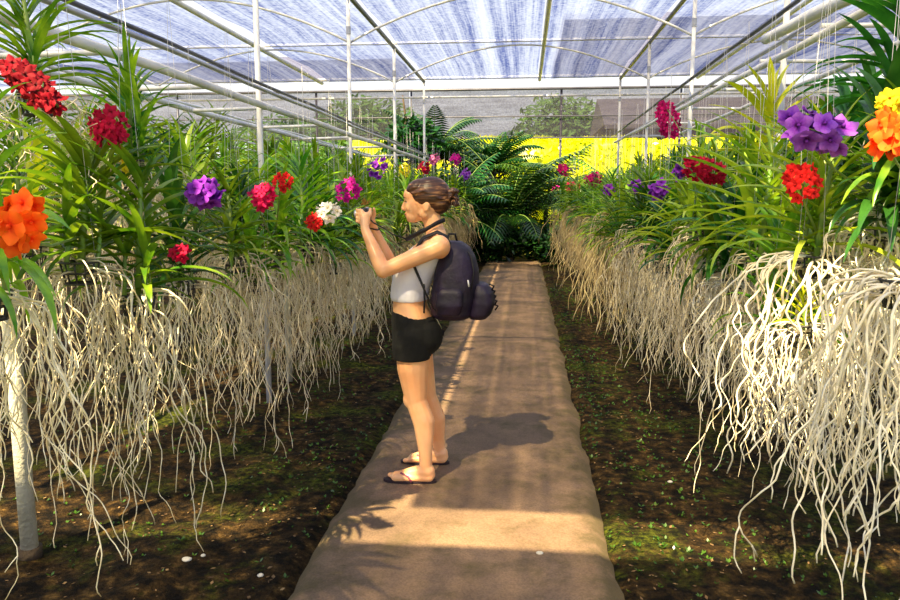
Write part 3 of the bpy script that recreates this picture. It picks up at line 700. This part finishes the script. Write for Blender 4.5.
palm(-.9, 20.6, 2.2, 28, 1.7, 'palm', 'dark palm behind the two front palms', 5, .42)
palm(2.3, 18.4, 1.1, 24, 2.0, 'palml', 'feathery light green palm behind the far end of the right row', 6, .40)
shrub(-.75, 18.0, (1.2, .6, .55), 2600, .18, 'palm', 'low dark shrub closing the path end on the left', 7)
shrub(.55, 18.3, (.8, .6, .55), 2000, .17, 'palm', 'low dark shrub closing the path end on the right', 8)
shrub(-2.0, 16.6, (.8, .6, .75), 2200, .17, 'palm', 'dark rounded shrub under the last orchids of the left row', 9)
shrub(.85, 16.8, (.45, .5, .50), 1000, .14, 'palm', 'small shrub under the last orchids of the right row', 10)
shrub(-1.6, 21.6, (2.0, .7, 1.40), 4200, .22, 'palm', 'wide dark bush behind the palms at the path end', 11)
shrub(-4.6, 20.5, (1.8, .9, 1.15), 3000, .22, 'palml', 'broad green bush beyond the far end of the left row', 12)
shrub(3.4, 21.0, (1.9, .9, 1.1), 3000, .22, 'palml', 'broad green bush beyond the far end of the right row', 13)
shrub(-7.6, 22.9, (1.8, .9, 1.7), 3600, .26, 'treeleaf', 'tall green bush beyond the net left of the golden hedge', 14)
shrub(-11.5, 23.5, (2.4, .9, 1.8), 3600, .28, 'treeleaf', 'widest green bush at far left behind the orchids', 15)
shrub(-16.5, 23.5, (2.6, .9, 1.6), 3000, .28, 'treeleaf', 'outermost green bush at far left behind the orchids', 16)
# hanging dark creeper on the far end post
t = empty('creeper', (-3.0, 17.6, 0), 0, 'dark bare twisting climber rising above the palms near the roof end', 'climber')
b = MB(); b.tube([(0, 0, -.03), (.1, 0, 1.4), (-.05, 0, 2.6), (.2, 0, 3.3), (.12, 0, 3.9)], [.05, .045, .04, .03, .02], 8); part('stem', b, M['bark'], t)
b = MB(); r_ = random.Random(3)
leafcloud(b, (.35, 0, 2.85), (.75, .4, .65), 900, .24, r_, .2); part('foliage', b, M['palm'], t)
# golden hedge
t = empty('hedge', (0, 25, 0), 0, 'long sunlit golden yellow hedge beyond the shade house', 'hedge')
def hedge_fn(u, w): return None
b = MB()
prof = [(-1.0, 0), (-1.15, 1.2), (-1.1, 2.7), (-.8, 3.35), (0, 3.5), (.8, 3.3), (1.1, 2.6), (1.1, 0)]
def hf(u, w):
    x = -5.7+18*u; q = w*(len(prof)-1); i = min(int(q), len(prof)-2); a = q-i
    yy = prof[i][0]*(1-a)+prof[i+1][0]*a; z = prof[i][1]*(1-a)+prof[i+1][1]*a; n_ = noise.noise(Vector((x*.7, yy, z)))
    return (x, yy*(1+.12*n_), z*(1+.05*n_)-.05)
v, f = grid(110, 28, hf); b.add(v, f); part('body', b, M['hedge'], t)
b = MB(); r_ = random.Random(5)
for i in range(4500):
    q = hf(r_.random(), r_.uniform(.08, .75)); p = Vector(q); u = Vector((r_.gauss(0, 1), r_.gauss(0, .6), r_.gauss(0, 1))).normalized()*.11; w = Vector((r_.gauss(0, 1), -1, r_.gauss(0, 1))).cross(u).normalized()*.05
    p += Vector((0, -.06, .04)); b.add([p-u, p+w, p+u, p-w], [(0, 1, 2, 3)])
o = part('foliage', b, M['hedge'], t); o['kind'] = 'stuff'
# net wall
for i, (xa, xb) in enumerate(((-22, -3.4), (-3.3, 4.3), (4.4, 22))):
    b = MB()
    v, f = grid(int((xb-xa)*3), 12, lambda u, w: (xa+(xb-xa)*u, 22+.05*noise.noise(Vector((u*20, w*4, i))), 3.25+1.35*w)); b.add(v, f)
    tag(part('wall_back', b, M['net']), kind='structure')
for z, r_0 in ((4.62, .04), (3.85, .02), (3.24, .025)):
    b = MB(); b.tube([(-22, 21.95, z), (22, 21.95, z)], r_0, 6)
    tag(part('net_rail', b, M['steeld']), {4.62: 'upper rail along the top of the distant purple shade net', 3.85: 'middle rail across the distant purple shade net', 3.24: 'lower rail along the bottom of the distant purple shade net'}[z], 'rail', 'rails of the distant shade net')
for i, x in enumerate((-15, -10.5, -6.2, -3.35, 1.0, 4.35, 9, 14)):
    b = MB(); b.tube([(x, 22.05, -.1), (x, 22.05, 4.65)], .035, 8)
    tag(part('net_post', b, M['steeld']), f'grey post of the distant shade net, {"first second third fourth fifth sixth seventh eighth".split()[i]} counted from the left', 'post', 'posts of the distant shade net')
# a low dark shade roof beyond, left
def tree(x, y, h, rad, label, seed):
    r_ = random.Random(seed); t = empty('tree', (x, y, -.1), 0, label, 'tree', 'trees beyond the shade net')
    b = MB(); leafcloud(b, (0, 0, h), rad, 2600, .5, r_, .3); part('foliage', b, M['treeleaf'], t)
    b = MB(); b.tube([(0, 0, 0), (0, 0, h)], [.3, .15], 8); part('trunk', b, M['bark'], t)
tree(-8.5, 40, 4.9, (3.2, 3, 2.2), 'leafy tree seen through the net above the left rails', 1)
tree(2.0, 42, 4.9, (2.8, 3, 2.4), 'rounded tree seen through the net right of the middle', 2)
tree(-14, 44, 4.6, (4, 3, 2), 'dark tree seen through the net at far left', 3)
tree(13, 42, 4.2, (4, 3, 1.8), 'low tree seen through the net at right', 4)
t = empty('shed', (17.5, 33, 0), 0, 'long grey shed seen through the purple net on the right', 'shed')
b = MB(); b.box((0, 0, 2.2), (14, 3, 2.2)); part('wall', b, mat('shed wall', (.035, .035, .055), .8), t, smooth=False)
b = MB(); b.add([(-14.5, -3.5, 4.3), (14.5, -3.5, 4.3), (14.5, 0, 5.7), (-14.5, 0, 5.7), (-14.5, 3.5, 4.3), (14.5, 3.5, 4.3), (-14.5, -3.5, 4.15), (14.5, -3.5, 4.15)], [(0, 1, 2, 3), (3, 2, 5, 4), (6, 7, 1, 0), (0, 3, 4)]); part('roof', b, mat('grey shed roof', (.07, .065, .10), .7), t, smooth=False)

# ------------------------------------------------------------------ the woman
Y0 = 3.96
def B(px, py, dy=0): return atY(px, py, Y0+dy)
M['skin'] = mat('skin', (.92, .42, .19), .34, (.98, .54, .28), scale=6)
M['skin'].node_tree.nodes['Principled BSDF'].inputs['Subsurface Weight'].default_value = .12
M['skin'].node_tree.nodes['Principled BSDF'].inputs['Subsurface Radius'].default_value = (.02, .008, .004)
M['shirt'] = mat('white cotton', (.94, .90, .97), .8, (.88, .84, .94), scale=20, bump=.25, bscale=14)
M['shorts'] = mat('black cotton', (.002, .002, .002), .95, (.004, .004, .004), scale=30, bump=.2, bscale=30)
M['pack'] = mat('dark purple nylon', (.006, .003, .016), .6, (.016, .006, .036), scale=9, bump=.45, bscale=18)
M['strap'] = mat('black webbing', (.006, .005, .009), .7)
M['sole'] = mat('dark rubber sole', (.02, .008, .014), .7)
M['pinkstrap'] = mat('pink rubber', (.35, .06, .12), .5)
M['camb'] = mat('black camera plastic', (.008, .008, .01), .3)
M['lens'] = mat('silver lens ring', (.65, .65, .7), .25, metal=.6)
M['eye'] = mat('eye white', (.8, .78, .75), .2); M['iris'] = mat('iris', (.03, .015, .008), .2); M['lip'] = mat('lips', (.55, .09, .08), .4)
M['nail'] = mat('nail', (.85, .45, .38), .3)
def hairmat():
    m = bpy.data.materials.new('brown hair'); m.use_nodes = True; nt = m.node_tree; N = nt.nodes; L = nt.links; b = N['Principled BSDF']; b.inputs['Roughness'].default_value = .38
    tc = N.new('ShaderNodeTexCoord'); mp = N.new('ShaderNodeMapping'); mp.inputs['Scale'].default_value = (6, 30, 75); mp.inputs['Rotation'].default_value = (0, R(-12), 0); L.new(tc.outputs['Object'], mp.inputs[0])
    n = N.new('ShaderNodeTexNoise'); n.inputs['Scale'].default_value = 1; n.inputs['Detail'].default_value = 3; L.new(mp.outputs[0], n.inputs[0])
    r = N.new('ShaderNodeValToRGB'); L.new(n.outputs['Fac'], r.inputs[0]); e = r.color_ramp.elements; e[0].position = .42; e[0].color = (.035, .012, .006, 1); e[1].position = .72; e[1].color = (.50, .24, .09, 1)
    x = e.new(.58); x.color = (.12, .045, .018, 1)
    L.new(r.outputs[0], b.inputs['Base Color']); bp = N.new('ShaderNodeBump'); bp.inputs['Strength'].default_value = .7; bp.inputs['Distance'].default_value = .006; L.new(n.outputs['Fac'], bp.inputs['Height']); L.new(bp.outputs[0], b.inputs['Normal'])
    return m
M['hair'] = hairmat()
g0 = atG(422, 478)
base = Vector((g0.x, Y0, .012))
woman = empty('person', base, 0, 'woman in white crop top and black shorts holding up a camera on the path', 'person')
inv = Matrix.Translation(-base)
def rel(o):
    o.parent = woman; o.matrix_local = inv; return o
nb = len(bpy.data.objects)
b = MB()
def tl(rows, extra=0.0):
    return [(B(cx, cy), hx+extra, hy+extra) for cy, cx, hx, hy in rows]
torso = [(352, 412, .075, .10), (344, 412, .105, .155), (330, 414, .118, .172), (316, 413, .108, .158), (303, 410, .092, .132), (290, 411, .092, .128), (277, 414, .100, .134),
         (266, 418, .112, .140), (256, 424, .108, .146), (247, 430, .092, .155), (240, 434, .070, .150), (234, 436, .050, .095), (229, 436, .042, .055)]
b.loft(tl(torso))
b.ell(B(403, 266, -.062), (.046, .052, .050)); b.ell(B(403, 266, .062), (.046, .052, .050))
b.ell(B(425, 336, -.06), (.09, .09, .10)); b.ell(B(425, 336, .06), (.09, .09, .10))
# neck and head
b.chain([B(437, 236), B(433, 224), B(429, 210)], [.056, .050, .052])
hd = Matrix.Rotation(R(-8), 3, 'Y')
b.ell(B(427, 199), (.100, .076, .108), hd, 28, 20)          # cranium
b.ell(B(417, 205), (.068, .060, .088), hd, 24, 18)          # face
b.ell(B(414, 216), (.042, .046, .036), hd)                 # jaw
b.ell(B(410, 219.5), (.018, .022, .016))                    # chin
b.ell(B(410.5, 196), (.038, .054, .046), hd)                     # brow/forehead
b.capsule(B(405.5, 200), B(402.8, 208), .007, .011)          # nose
b.ell(B(403.6, 209.2), (.012, .015, .008))
b.ell(B(406.8, 213.6), (.010, .022, .0065)); b.ell(B(407.4, 216), (.010, .020, .007))
for sg in (-1, 1):
    b.ell(B(409.5, 207.5, sg*.034), (.020, .020, .022))      # cheeks
    b.ell(B(426.5, 206.5, sg*.076), (.017, .008, .030), Matrix.Rotation(R(12), 3, 'Y'))   # ears
    b.ell(B(424, 213, sg*.050), (.03, .02, .03))
# legs
def leg(hip, knee, calf, ankle, heel, toe, dyh, dyk, dyf):
    b.chain([B(*hip, dyh), B(*(((hip[0]+knee[0])/2-1), (hip[1]+knee[1])/2), (dyh+dyk)/2), B(*knee, dyk)], [.094, .086, .060])
    b.ell(B(knee[0]-4, knee[1]-1, dyk), (.050, .050, .058))
    b.chain([B(*knee, dyk), B(*calf, (dyk*.6+dyf*.4)), B((calf[0]*.4+ankle[0]*.6), (calf[1]*.4+ankle[1]*.6), dyf), B(*ankle, dyf)], [.058, .060, .040, .034])
leg((412, 338), (416, 400), (424, 422), (426, 467), None, None, -.085, -.095, -.14)
leg((414, 338), (426, 396), (435, 418), (440, 452), None, None, .085, .10, .15)
def foot(hx, tx, yy, z0=.022):
    # heel x, toe x in world metres, at depth yy
    L_ = hx-tx
    b.chain([Vector((hx-.03, yy, z0+.035)), Vector((hx-.05, yy, z0+.075))], [.033, .036])
    b.chain([Vector((hx-.04, yy, z0+.055)), Vector((hx-.11, yy, z0+.045)), Vector((tx+.06, yy, z0+.022))], [.040, .033, .022])
    for dy in (-.018, 0, .018): b.chain([Vector((hx-.03, yy+dy*.6, z0+.024)), Vector((tx+.06, yy+dy*1.4, z0+.020))], [.026, .020])
    for k in range(5):
        r_t = (.0135, .011, .010, .0095, .009)[k]; q = (-.030+.0155*k) * (1 if yy > Y0 else -1)
        b.chain([Vector((tx+.065, yy+q*.85, z0+.016)), Vector((tx+.022+.008*k, yy+q, z0+.014))], [r_t*1.05, r_t])
nf = atG(435, 484); nt_ = atG(385, 485); ff = atG(449, 463); ft = atG(402, 462)
YN = Y0-.14; YF = Y0+.15
foot(B(435, 480, -.14).x, B(385, 484, -.14).x, YN); foot(B(448, 462, .15).x, B(402, 462, .15).x, YF)
# arms
def arm(sh, el, wr, dsh, de, dw):
    b.ell(B(*sh, dsh*.93), (.060, .052, .062))
    S1, E, Wp = B(*sh, dsh), B(*el, de), B(*wr, dw)
    b.chain([S1, S1.lerp(E, .45), E], [.051, .047, .038]); b.chain([E, E.lerp(Wp, .3), E.lerp(Wp, .75), Wp], [.039, .040, .029, .024])
    return Wp
WL = arm((439, 247), (383, 271), (365, 229), -.165, -.20, -.115)
WR_ = arm((433, 247), (392, 268), (374, 229), .160, .19, .085)
# camera body centre and hands
cc = B(366, 214, -.015)
def hand(Wp, side):
    """side -1 = near (left) hand; palm beside the camera, fingers over its front, thumb at its back"""
    y = cc.y + side*.066
    pc = Vector((cc.x+.004, y, cc.z-.012))
    b.chain([Wp, Wp.lerp(pc, .5), pc], [.023, .024, .020])
    b.chain([pc+Vector((-.012, 0, -.03)), pc+Vector((-.010, 0, .016))], [.017, .016]); b.chain([pc+Vector((.018, 0, -.03)), pc+Vector((.015, 0, .01))], [.017, .015])
    for k in range(4):
        z = pc.z + .034 - .020*k; ln = (.9, 1, .95, .78)[k]
        p0 = Vector((pc.x-.012, y, z-.004)); p1 = Vector((cc.x-.032, y+side*.004, z)); p2 = Vector((cc.x-.040, y-side*.024*ln, z+.001)); p3 = Vector((cc.x-.036, y-side*.044*ln, z-.001))
        b.chain([p0, p1, p2, p3], [.0105, .0095, .0085, .0075], 10)
    b.chain([pc+Vector((.012, 0, -.014)), Vector((cc.x+.034, y-side*.004, pc.z+.010)), Vector((cc.x+.034, y-side*.020, pc.z+.040))], [.014, .0115, .009], 10)
hand(WL, -1); hand(WR_, 1)
body = rel(fuse('body', b, M['skin'], None, .0052, 5, .5))
# eyes, brows, lips
for sg in (-1, 1):
    b = MB(); b.ell(B(407.6, 202.6, sg*.030), (.0095, .011, .0095)); e_ = rel(part('eye', b, M['eye']))
    b = MB(); b.ell(B(406.5, 203.0, sg*.030), (.0045, .005, .006)); i_ = part('iris', b, M['iris']); i_.parent = e_
    b = MB(); b.tube([B(404.8, 201.6, sg*.018), B(405.0, 201.2, sg*.030), B(406.6, 202.0, sg*.042)], [.0022, .003, .002], 6); l_ = part('eyelashes', b, M['iris']); l_.parent = e_
    b = MB(); b.tube([B(403.4, 197.8, sg*.012), B(403.6, 196.8, sg*.028), B(406.6, 198, sg*.046)], [.0025, .0035, .0018], 6); rel(part('eyebrow', b, M['hair']))
b = MB(); b.ell(B(406.2, 214.0), (.009, .020, .0045)); b.ell(B(406.8, 216.0), (.009, .018, .0052)); rel(part('lips', b, M['lip']))
# hair: skull cap, swept back strands and an untidy bun
b = MB()
b.ell(B(430, 195.5), (.112, .086, .100), Matrix.Rotation(R(-14), 3, 'Y'), 30, 22)
b.ell(B(438, 203), (.068, .072, .062)); b.ell(B(417, 187.5), (.062, .068, .042), Matrix.Rotation(R(-30), 3, 'Y')); b.ell(B(411.5, 190), (.030, .056, .026), Matrix.Rotation(R(-35), 3, 'Y'))
r_ = random.Random(8)
for i in range(9):
    b.chain([B(445+r_.uniform(-3, 3), 198+r_.uniform(-7, 6), r_.uniform(-.03, .03)), B(454+r_.uniform(-3, 4), 198+r_.uniform(-9, 9), r_.uniform(-.04, .03))], [.018, .012])
for k in range(13):
    a = -1.1+2.2*k/12
    pts = [B(408+3*abs(a), 190.5+3*abs(a), .075*math.sin(a)), B(424, 183+7*abs(a), .093*math.sin(a)), B(440, 191+7*abs(a), .080*math.sin(a)), B(450, 200, .03*math.sin(a))]
    b.tube(pts, [.004, .007, .007, .005], 7)
hair = rel(fuse('hair', b, M['hair'], None, .004, 2, .5))
b = MB()
for k in range(16):
    p = B(452, 198, r_.uniform(-.03, .03)); d = Vector((r_.uniform(-.2, 1), r_.gauss(0, .6), r_.uniform(-.9, .9))).normalized()
    pts = [p]; 
    for q in range(5): d = (d+Vector((0, 0, -.22))+Vector((r_.gauss(0, .25), r_.gauss(0, .25), r_.gauss(0, .25)))).normalized(); pts.append(pts[-1]+d*.012)
    b.tube(pts, [.003, .003, .0025, .002, .0016, .001], 5)
o = part('loose_strands', b, M['hair']); o.parent = hair
# shirt
b = MB()
sh = [(299.5, 409.5, .098, .138), (296, 409.5, .103, .141), (288, 410.5, .106, .140), (277, 413.5, .113, .145), (266, 417.5, .124, .149), (257, 423, .120, .148), (249, 429, .102, .140), (243, 433, .083, .128), (238.5, 436, .064, .112), (236.5, 437, .05, .10)]
b.loft(tl(sh)); b.ell(B(402.5, 266, -.062), (.052, .060, .058)); b.ell(B(402.5, 266, .062), (.052, .060, .058))
rel(fuse('top', b, M['shirt'], None, .006, 4, .5))
# shorts
b = MB()
b.loft(tl([(310, 410.5, .100, .142), (313, 411.5, .106, .152), (318, 413, .116, .166), (330, 415.5, .128, .182), (342, 416, .130, .182), (350, 415, .12, .17), (354, 415, .09, .15)]))
for sg, cx in ((-1, 411.5), (1, 414.5)):
    b.ell(B(425, 336, sg*.06), (.098, .10, .105))
    b.chain([B(413, 336, sg*.085), B(cx, 348, sg*.092)], [.105, .102]); b.loft([(B(cx, 359, sg*.092), .100, .098), (B(cx, 345, sg*.09), .106, .102)])
rel(fuse('shorts', b, M['shorts'], None, .006, 3, .5))
# flip-flops
for (hx, tx, yy) in ((B(436, 480, -.14).x, B(384, 484, -.14).x, YN), (B(449, 462, .15).x, B(401, 462, .15).x, YF)):
    b = MB(); vs = []
    L_ = hx-tx; n = 28
    for k in range(n):
        a = 2*math.pi*k/n; c = math.cos(a); x = (hx+tx)/2 + L_*.51*c; w = (.046 if c < 0 else .036)*(1-.12*math.cos(a*2+3.14)); vs.append((x, yy+w*math.sin(a)))
    fl = [(x, y, .013) for x, y in vs] + [(x, y, .028) for x, y in vs]
    b.add(fl, [tuple(range(n))[::-1], tuple(range(n, 2*n))] + [(k, (k+1) % n, n+(k+1) % n, n+k) for k in range(n)])
    s_ = rel(part('sandal', b, M['sole'], smooth=False))
    b = MB()
    for sg in (-1, 1): b.tube([(tx+.075, yy, .045), (tx+.10, yy+sg*.022, .068), (tx+.14, yy+sg*.040, .055), (tx+.16, yy+sg*.044, .028)], .0055, 6)
    b.tube([(tx+.075, yy, .047), (tx+.07, yy, .025)], .004, 6); o = part('thong_strap', b, M['pinkstrap']); o.parent = s_
b = MB(); wc = WL.lerp(cc, .1)
b.tube([WR_+Vector((.027*math.cos(a*.5236), .027*math.sin(a*.5236), .004*math.sin(a))) for a in range(13)], .0045, 6, cap=False); rel(part('wristband', b, M['strap']))
# camera
cm = empty('compact_camera', cc, 0, 'small black camera held up in both hands of the woman', 'camera')
b = MB(); b.loft([((0, 0, -.033), .017, .052), ((0, 0, -.030), .020, .056), ((0, 0, .028), .020, .056), ((0, 0, .032), .017, .052)], 32, 5); part('body', b, M['camb'], cm)
b = MB(); b.tube([(-.018, .0, 0), (-.040, 0, 0)], [.024, .022], 20); b.tube([(-.040, 0, 0), (-.062, 0, 0)], .019, 20); l_ = part('lens', b, M['lens'], cm)
b = MB(); b.tube([(-.0622, 0, 0), (-.0625, 0, 0)], .014, 20); part('lens_glass', b, M['camb'], l_)
b = MB(); b.box((.0205, 0, -.003), (.001, .034, .022)); part('screen', b, M['camb'], cm, smooth=False)
b = MB(); b.tube([(0, .03, .03), (0, .03, .037)], .008, 12); part('shutter_button', b, M['lens'], cm)
b = MB(); b.tube([Vector((.015, -.056, -.01)), Vector((.05, -.05, -.045)), Vector((.11, -.05, -.075)), Vector((.15, -.05, -.105)), B(406.5, 239, -.052)-cc], .0035, 6); part('neck_cord', b, M['strap'], cm)
b = MB(); p = [B(406, 240, -.05), B(412, 236, -.065), B(424, 230.5, -.078), B(437, 223, -.066), B(444, 220, -.02), B(444, 220, .03), B(436, 224, .066), B(422, 231, .07), B(408, 239, .05)]
p = [q-cc for q in p]; b.tube(p, .012, 8, sy=.6); part('neck_strap', b, M['strap'], cm)
# backpack
bc = B(456, 282)
bp_ = empty('backpack', bc, 0, 'dark purple backpack on the woman\'s back with front pocket and black straps', 'backpack')
def BR(px, py, dy=0): return B(px, py, dy)-bc
b = MB()
rings = [(318, 452, .085, .105), (314, 452, .115, .135), (300, 454, .125, .150), (285, 456, .125, .155), (270, 457, .118, .15), (257, 457, .100, .14), (247, 456, .075, .12), (241, 453, .045, .085)]
b.loft([(BR(cx, cy), hx, hy) for cy, cx, hx, hy in rings], 30, 2.7)
part_main = fuse('main_compartment', b, M['pack'], bp_, .008, 8, .5)
b = MB(); b.loft([(BR(478, 318), .045, .085), (BR(480, 313), .062, .11), (BR(483, 302), .068, .12), (BR(483, 291), .060, .115), (BR(480, 283), .035, .09)], 26, 2.8)
fuse('front_pocket', b, M['pack'], bp_, .008, 6, .5)
b = MB(); b.loft([(BR(448, 316, -.13), .06, .03), (BR(449, 306, -.15), .075, .035), (BR(450, 292, -.15), .07, .03), (BR(450, 288, -.14), .05, .02)], 20, 2.5)
fuse('side_pocket', b, M['pack'], bp_, .008, 5, .5)
b = MB(); b.tube([BR(471, 290, -.125), BR(474, 272, -.115), BR(471, 256, -.10), BR(464, 246, -.07), BR(463, 244, 0), BR(465, 246, .07)], .004, 6); part('zipper', b, M['strap'], bp_)
b = MB(); b.tube([BR(468, 280, -.152), BR(469, 287, -.156)], .004, 6); part('zip_pull', b, M['steel'], bp_)
b = MB(); b.tube([BR(447, 241, -.02), BR(449, 234, -.02), BR(455, 234, .02), BR(457, 241, .02)], .006, 8); part('grab_handle', b, M['strap'], bp_)
b = MB()
for k in range(5): b.tube([BR(489+k*1.2, 284+5*k, -.05+.02*k), BR(494+k, 286+5*k, -.05+.02*k), BR(492+k*.8, 290+5*k, -.04+.02*k)], .005, 6)
part('compression_straps', b, M['strap'], bp_)
for sg in (-1, 1):
    b = MB(); b.tube([BR(450, 246, sg*.095), BR(447, 237, sg*.115), BR(437, 232.0, sg*.122), BR(423, 238, sg*.120), BR(414, 252, sg*.130), BR(414, 266, sg*.150), BR(421, 282, sg*.160), BR(427, 296, sg*.162), BR(434, 309, sg*.150), BR(441, 314, sg*.12)],
        [.017, .019, .021, .021, .020, .018, .015, .011, .009, .009], 10, sy=.40, side=Vector((0, 1, 0)))
    part('shoulder_strap', b, M['strap'], bp_)
b = MB(); b.tube([BR(424, 284, -.165), BR(424.5, 300, -.16), BR(424, 313, -.15)], .005, 6); part('strap_tail', b, M['strap'], bp_)

# ------------------------------------------------------------------ ground cover
r_ = random.Random(21); b = MB()
for i in range(5200):
    if r_.random() < .5: x = PR + abs(r_.gauss(0, .5)) + .01
    else: x = PL - abs(r_.gauss(0, .9)) - .01
    y = r_.uniform(1.8, 13)
    if noise.noise(Vector((x*1.3, y*1.3, 7))) < -.05 and r_.random() < .85: continue
    if abs(x) > 4: continue
    z = gz(x, y); s_ = r_.uniform(.008, .022)
    for q in range(3):
        a = r_.uniform(0, 6.28); u = Vector((math.cos(a), math.sin(a), r_.uniform(.3, 1.2))).normalized()*s_; w = Vector((-math.sin(a), math.cos(a), 0))*s_*.35; p = Vector((x, y, z))
        b.add([p, p+u*.6+w, p+u*1.2, p+u*.6-w], [(0, 1, 2, 3)])
tag(part('weeds', b, M['weed']), 'low green weeds and moss on the soil along both path edges', 'weeds', kind='stuff')
b = MB()
for i in range(3200):
    x = PR+.02+abs(r_.gauss(0, .9)) if r_.random() < .45 else PL-.02-abs(r_.gauss(0, 1.2)); y = r_.uniform(1.8, 12)
    if abs(x) > 4.5: continue
    a = r_.uniform(0, 6.28); s_ = r_.uniform(.004, .014); u = Vector((math.cos(a), math.sin(a), r_.uniform(-.3, .3)))*s_; w = Vector((-math.sin(a), math.cos(a), r_.uniform(-.3, .3)))*s_*r_.uniform(.3, .7); p = Vector((x, y, gz(x, y)+.006))
    b.add([p-u, p+w, p+u, p-w], [(0, 1, 2, 3)])
tag(part('leaf_litter', b, M['litter']), 'brown scraps of dry leaf scattered over the dark soil', 'leaf litter', kind='stuff')
def stone(px, py, s_, label, seed):
    g = atG(px, py); rr = random.Random(seed); b = MB(); b.ell((0, 0, s_*.3), (s_, s_*.75, s_*.5), None, 12, 8)
    b.v = [tuple(Vector(p)*(1+.25*noise.noise(Vector(p)*40+Vector((seed, 0, 0))))) for p in b.v]
    o = part('stone', b, M['stone']); o.location = (g.x, g.y, gz(g.x, g.y) if not PL < g.x < PR else .01); tag(o, label, 'stone', 'pale stones on the ground')
stone(187, 561, .022, 'larger pale stone on the soil below the long left roots', 1); stone(203, 557, .012, 'small pale stone right beside the larger one on the left soil', 2)
stone(670, 480, .014, 'pale pebble on the soil right of the path', 3); stone(540, 556, .016, 'flat pale chip lying on the path past the sunny strip', 4)
stone(260, 573, .014, 'small pale stone left of the path at the bottom', 5)
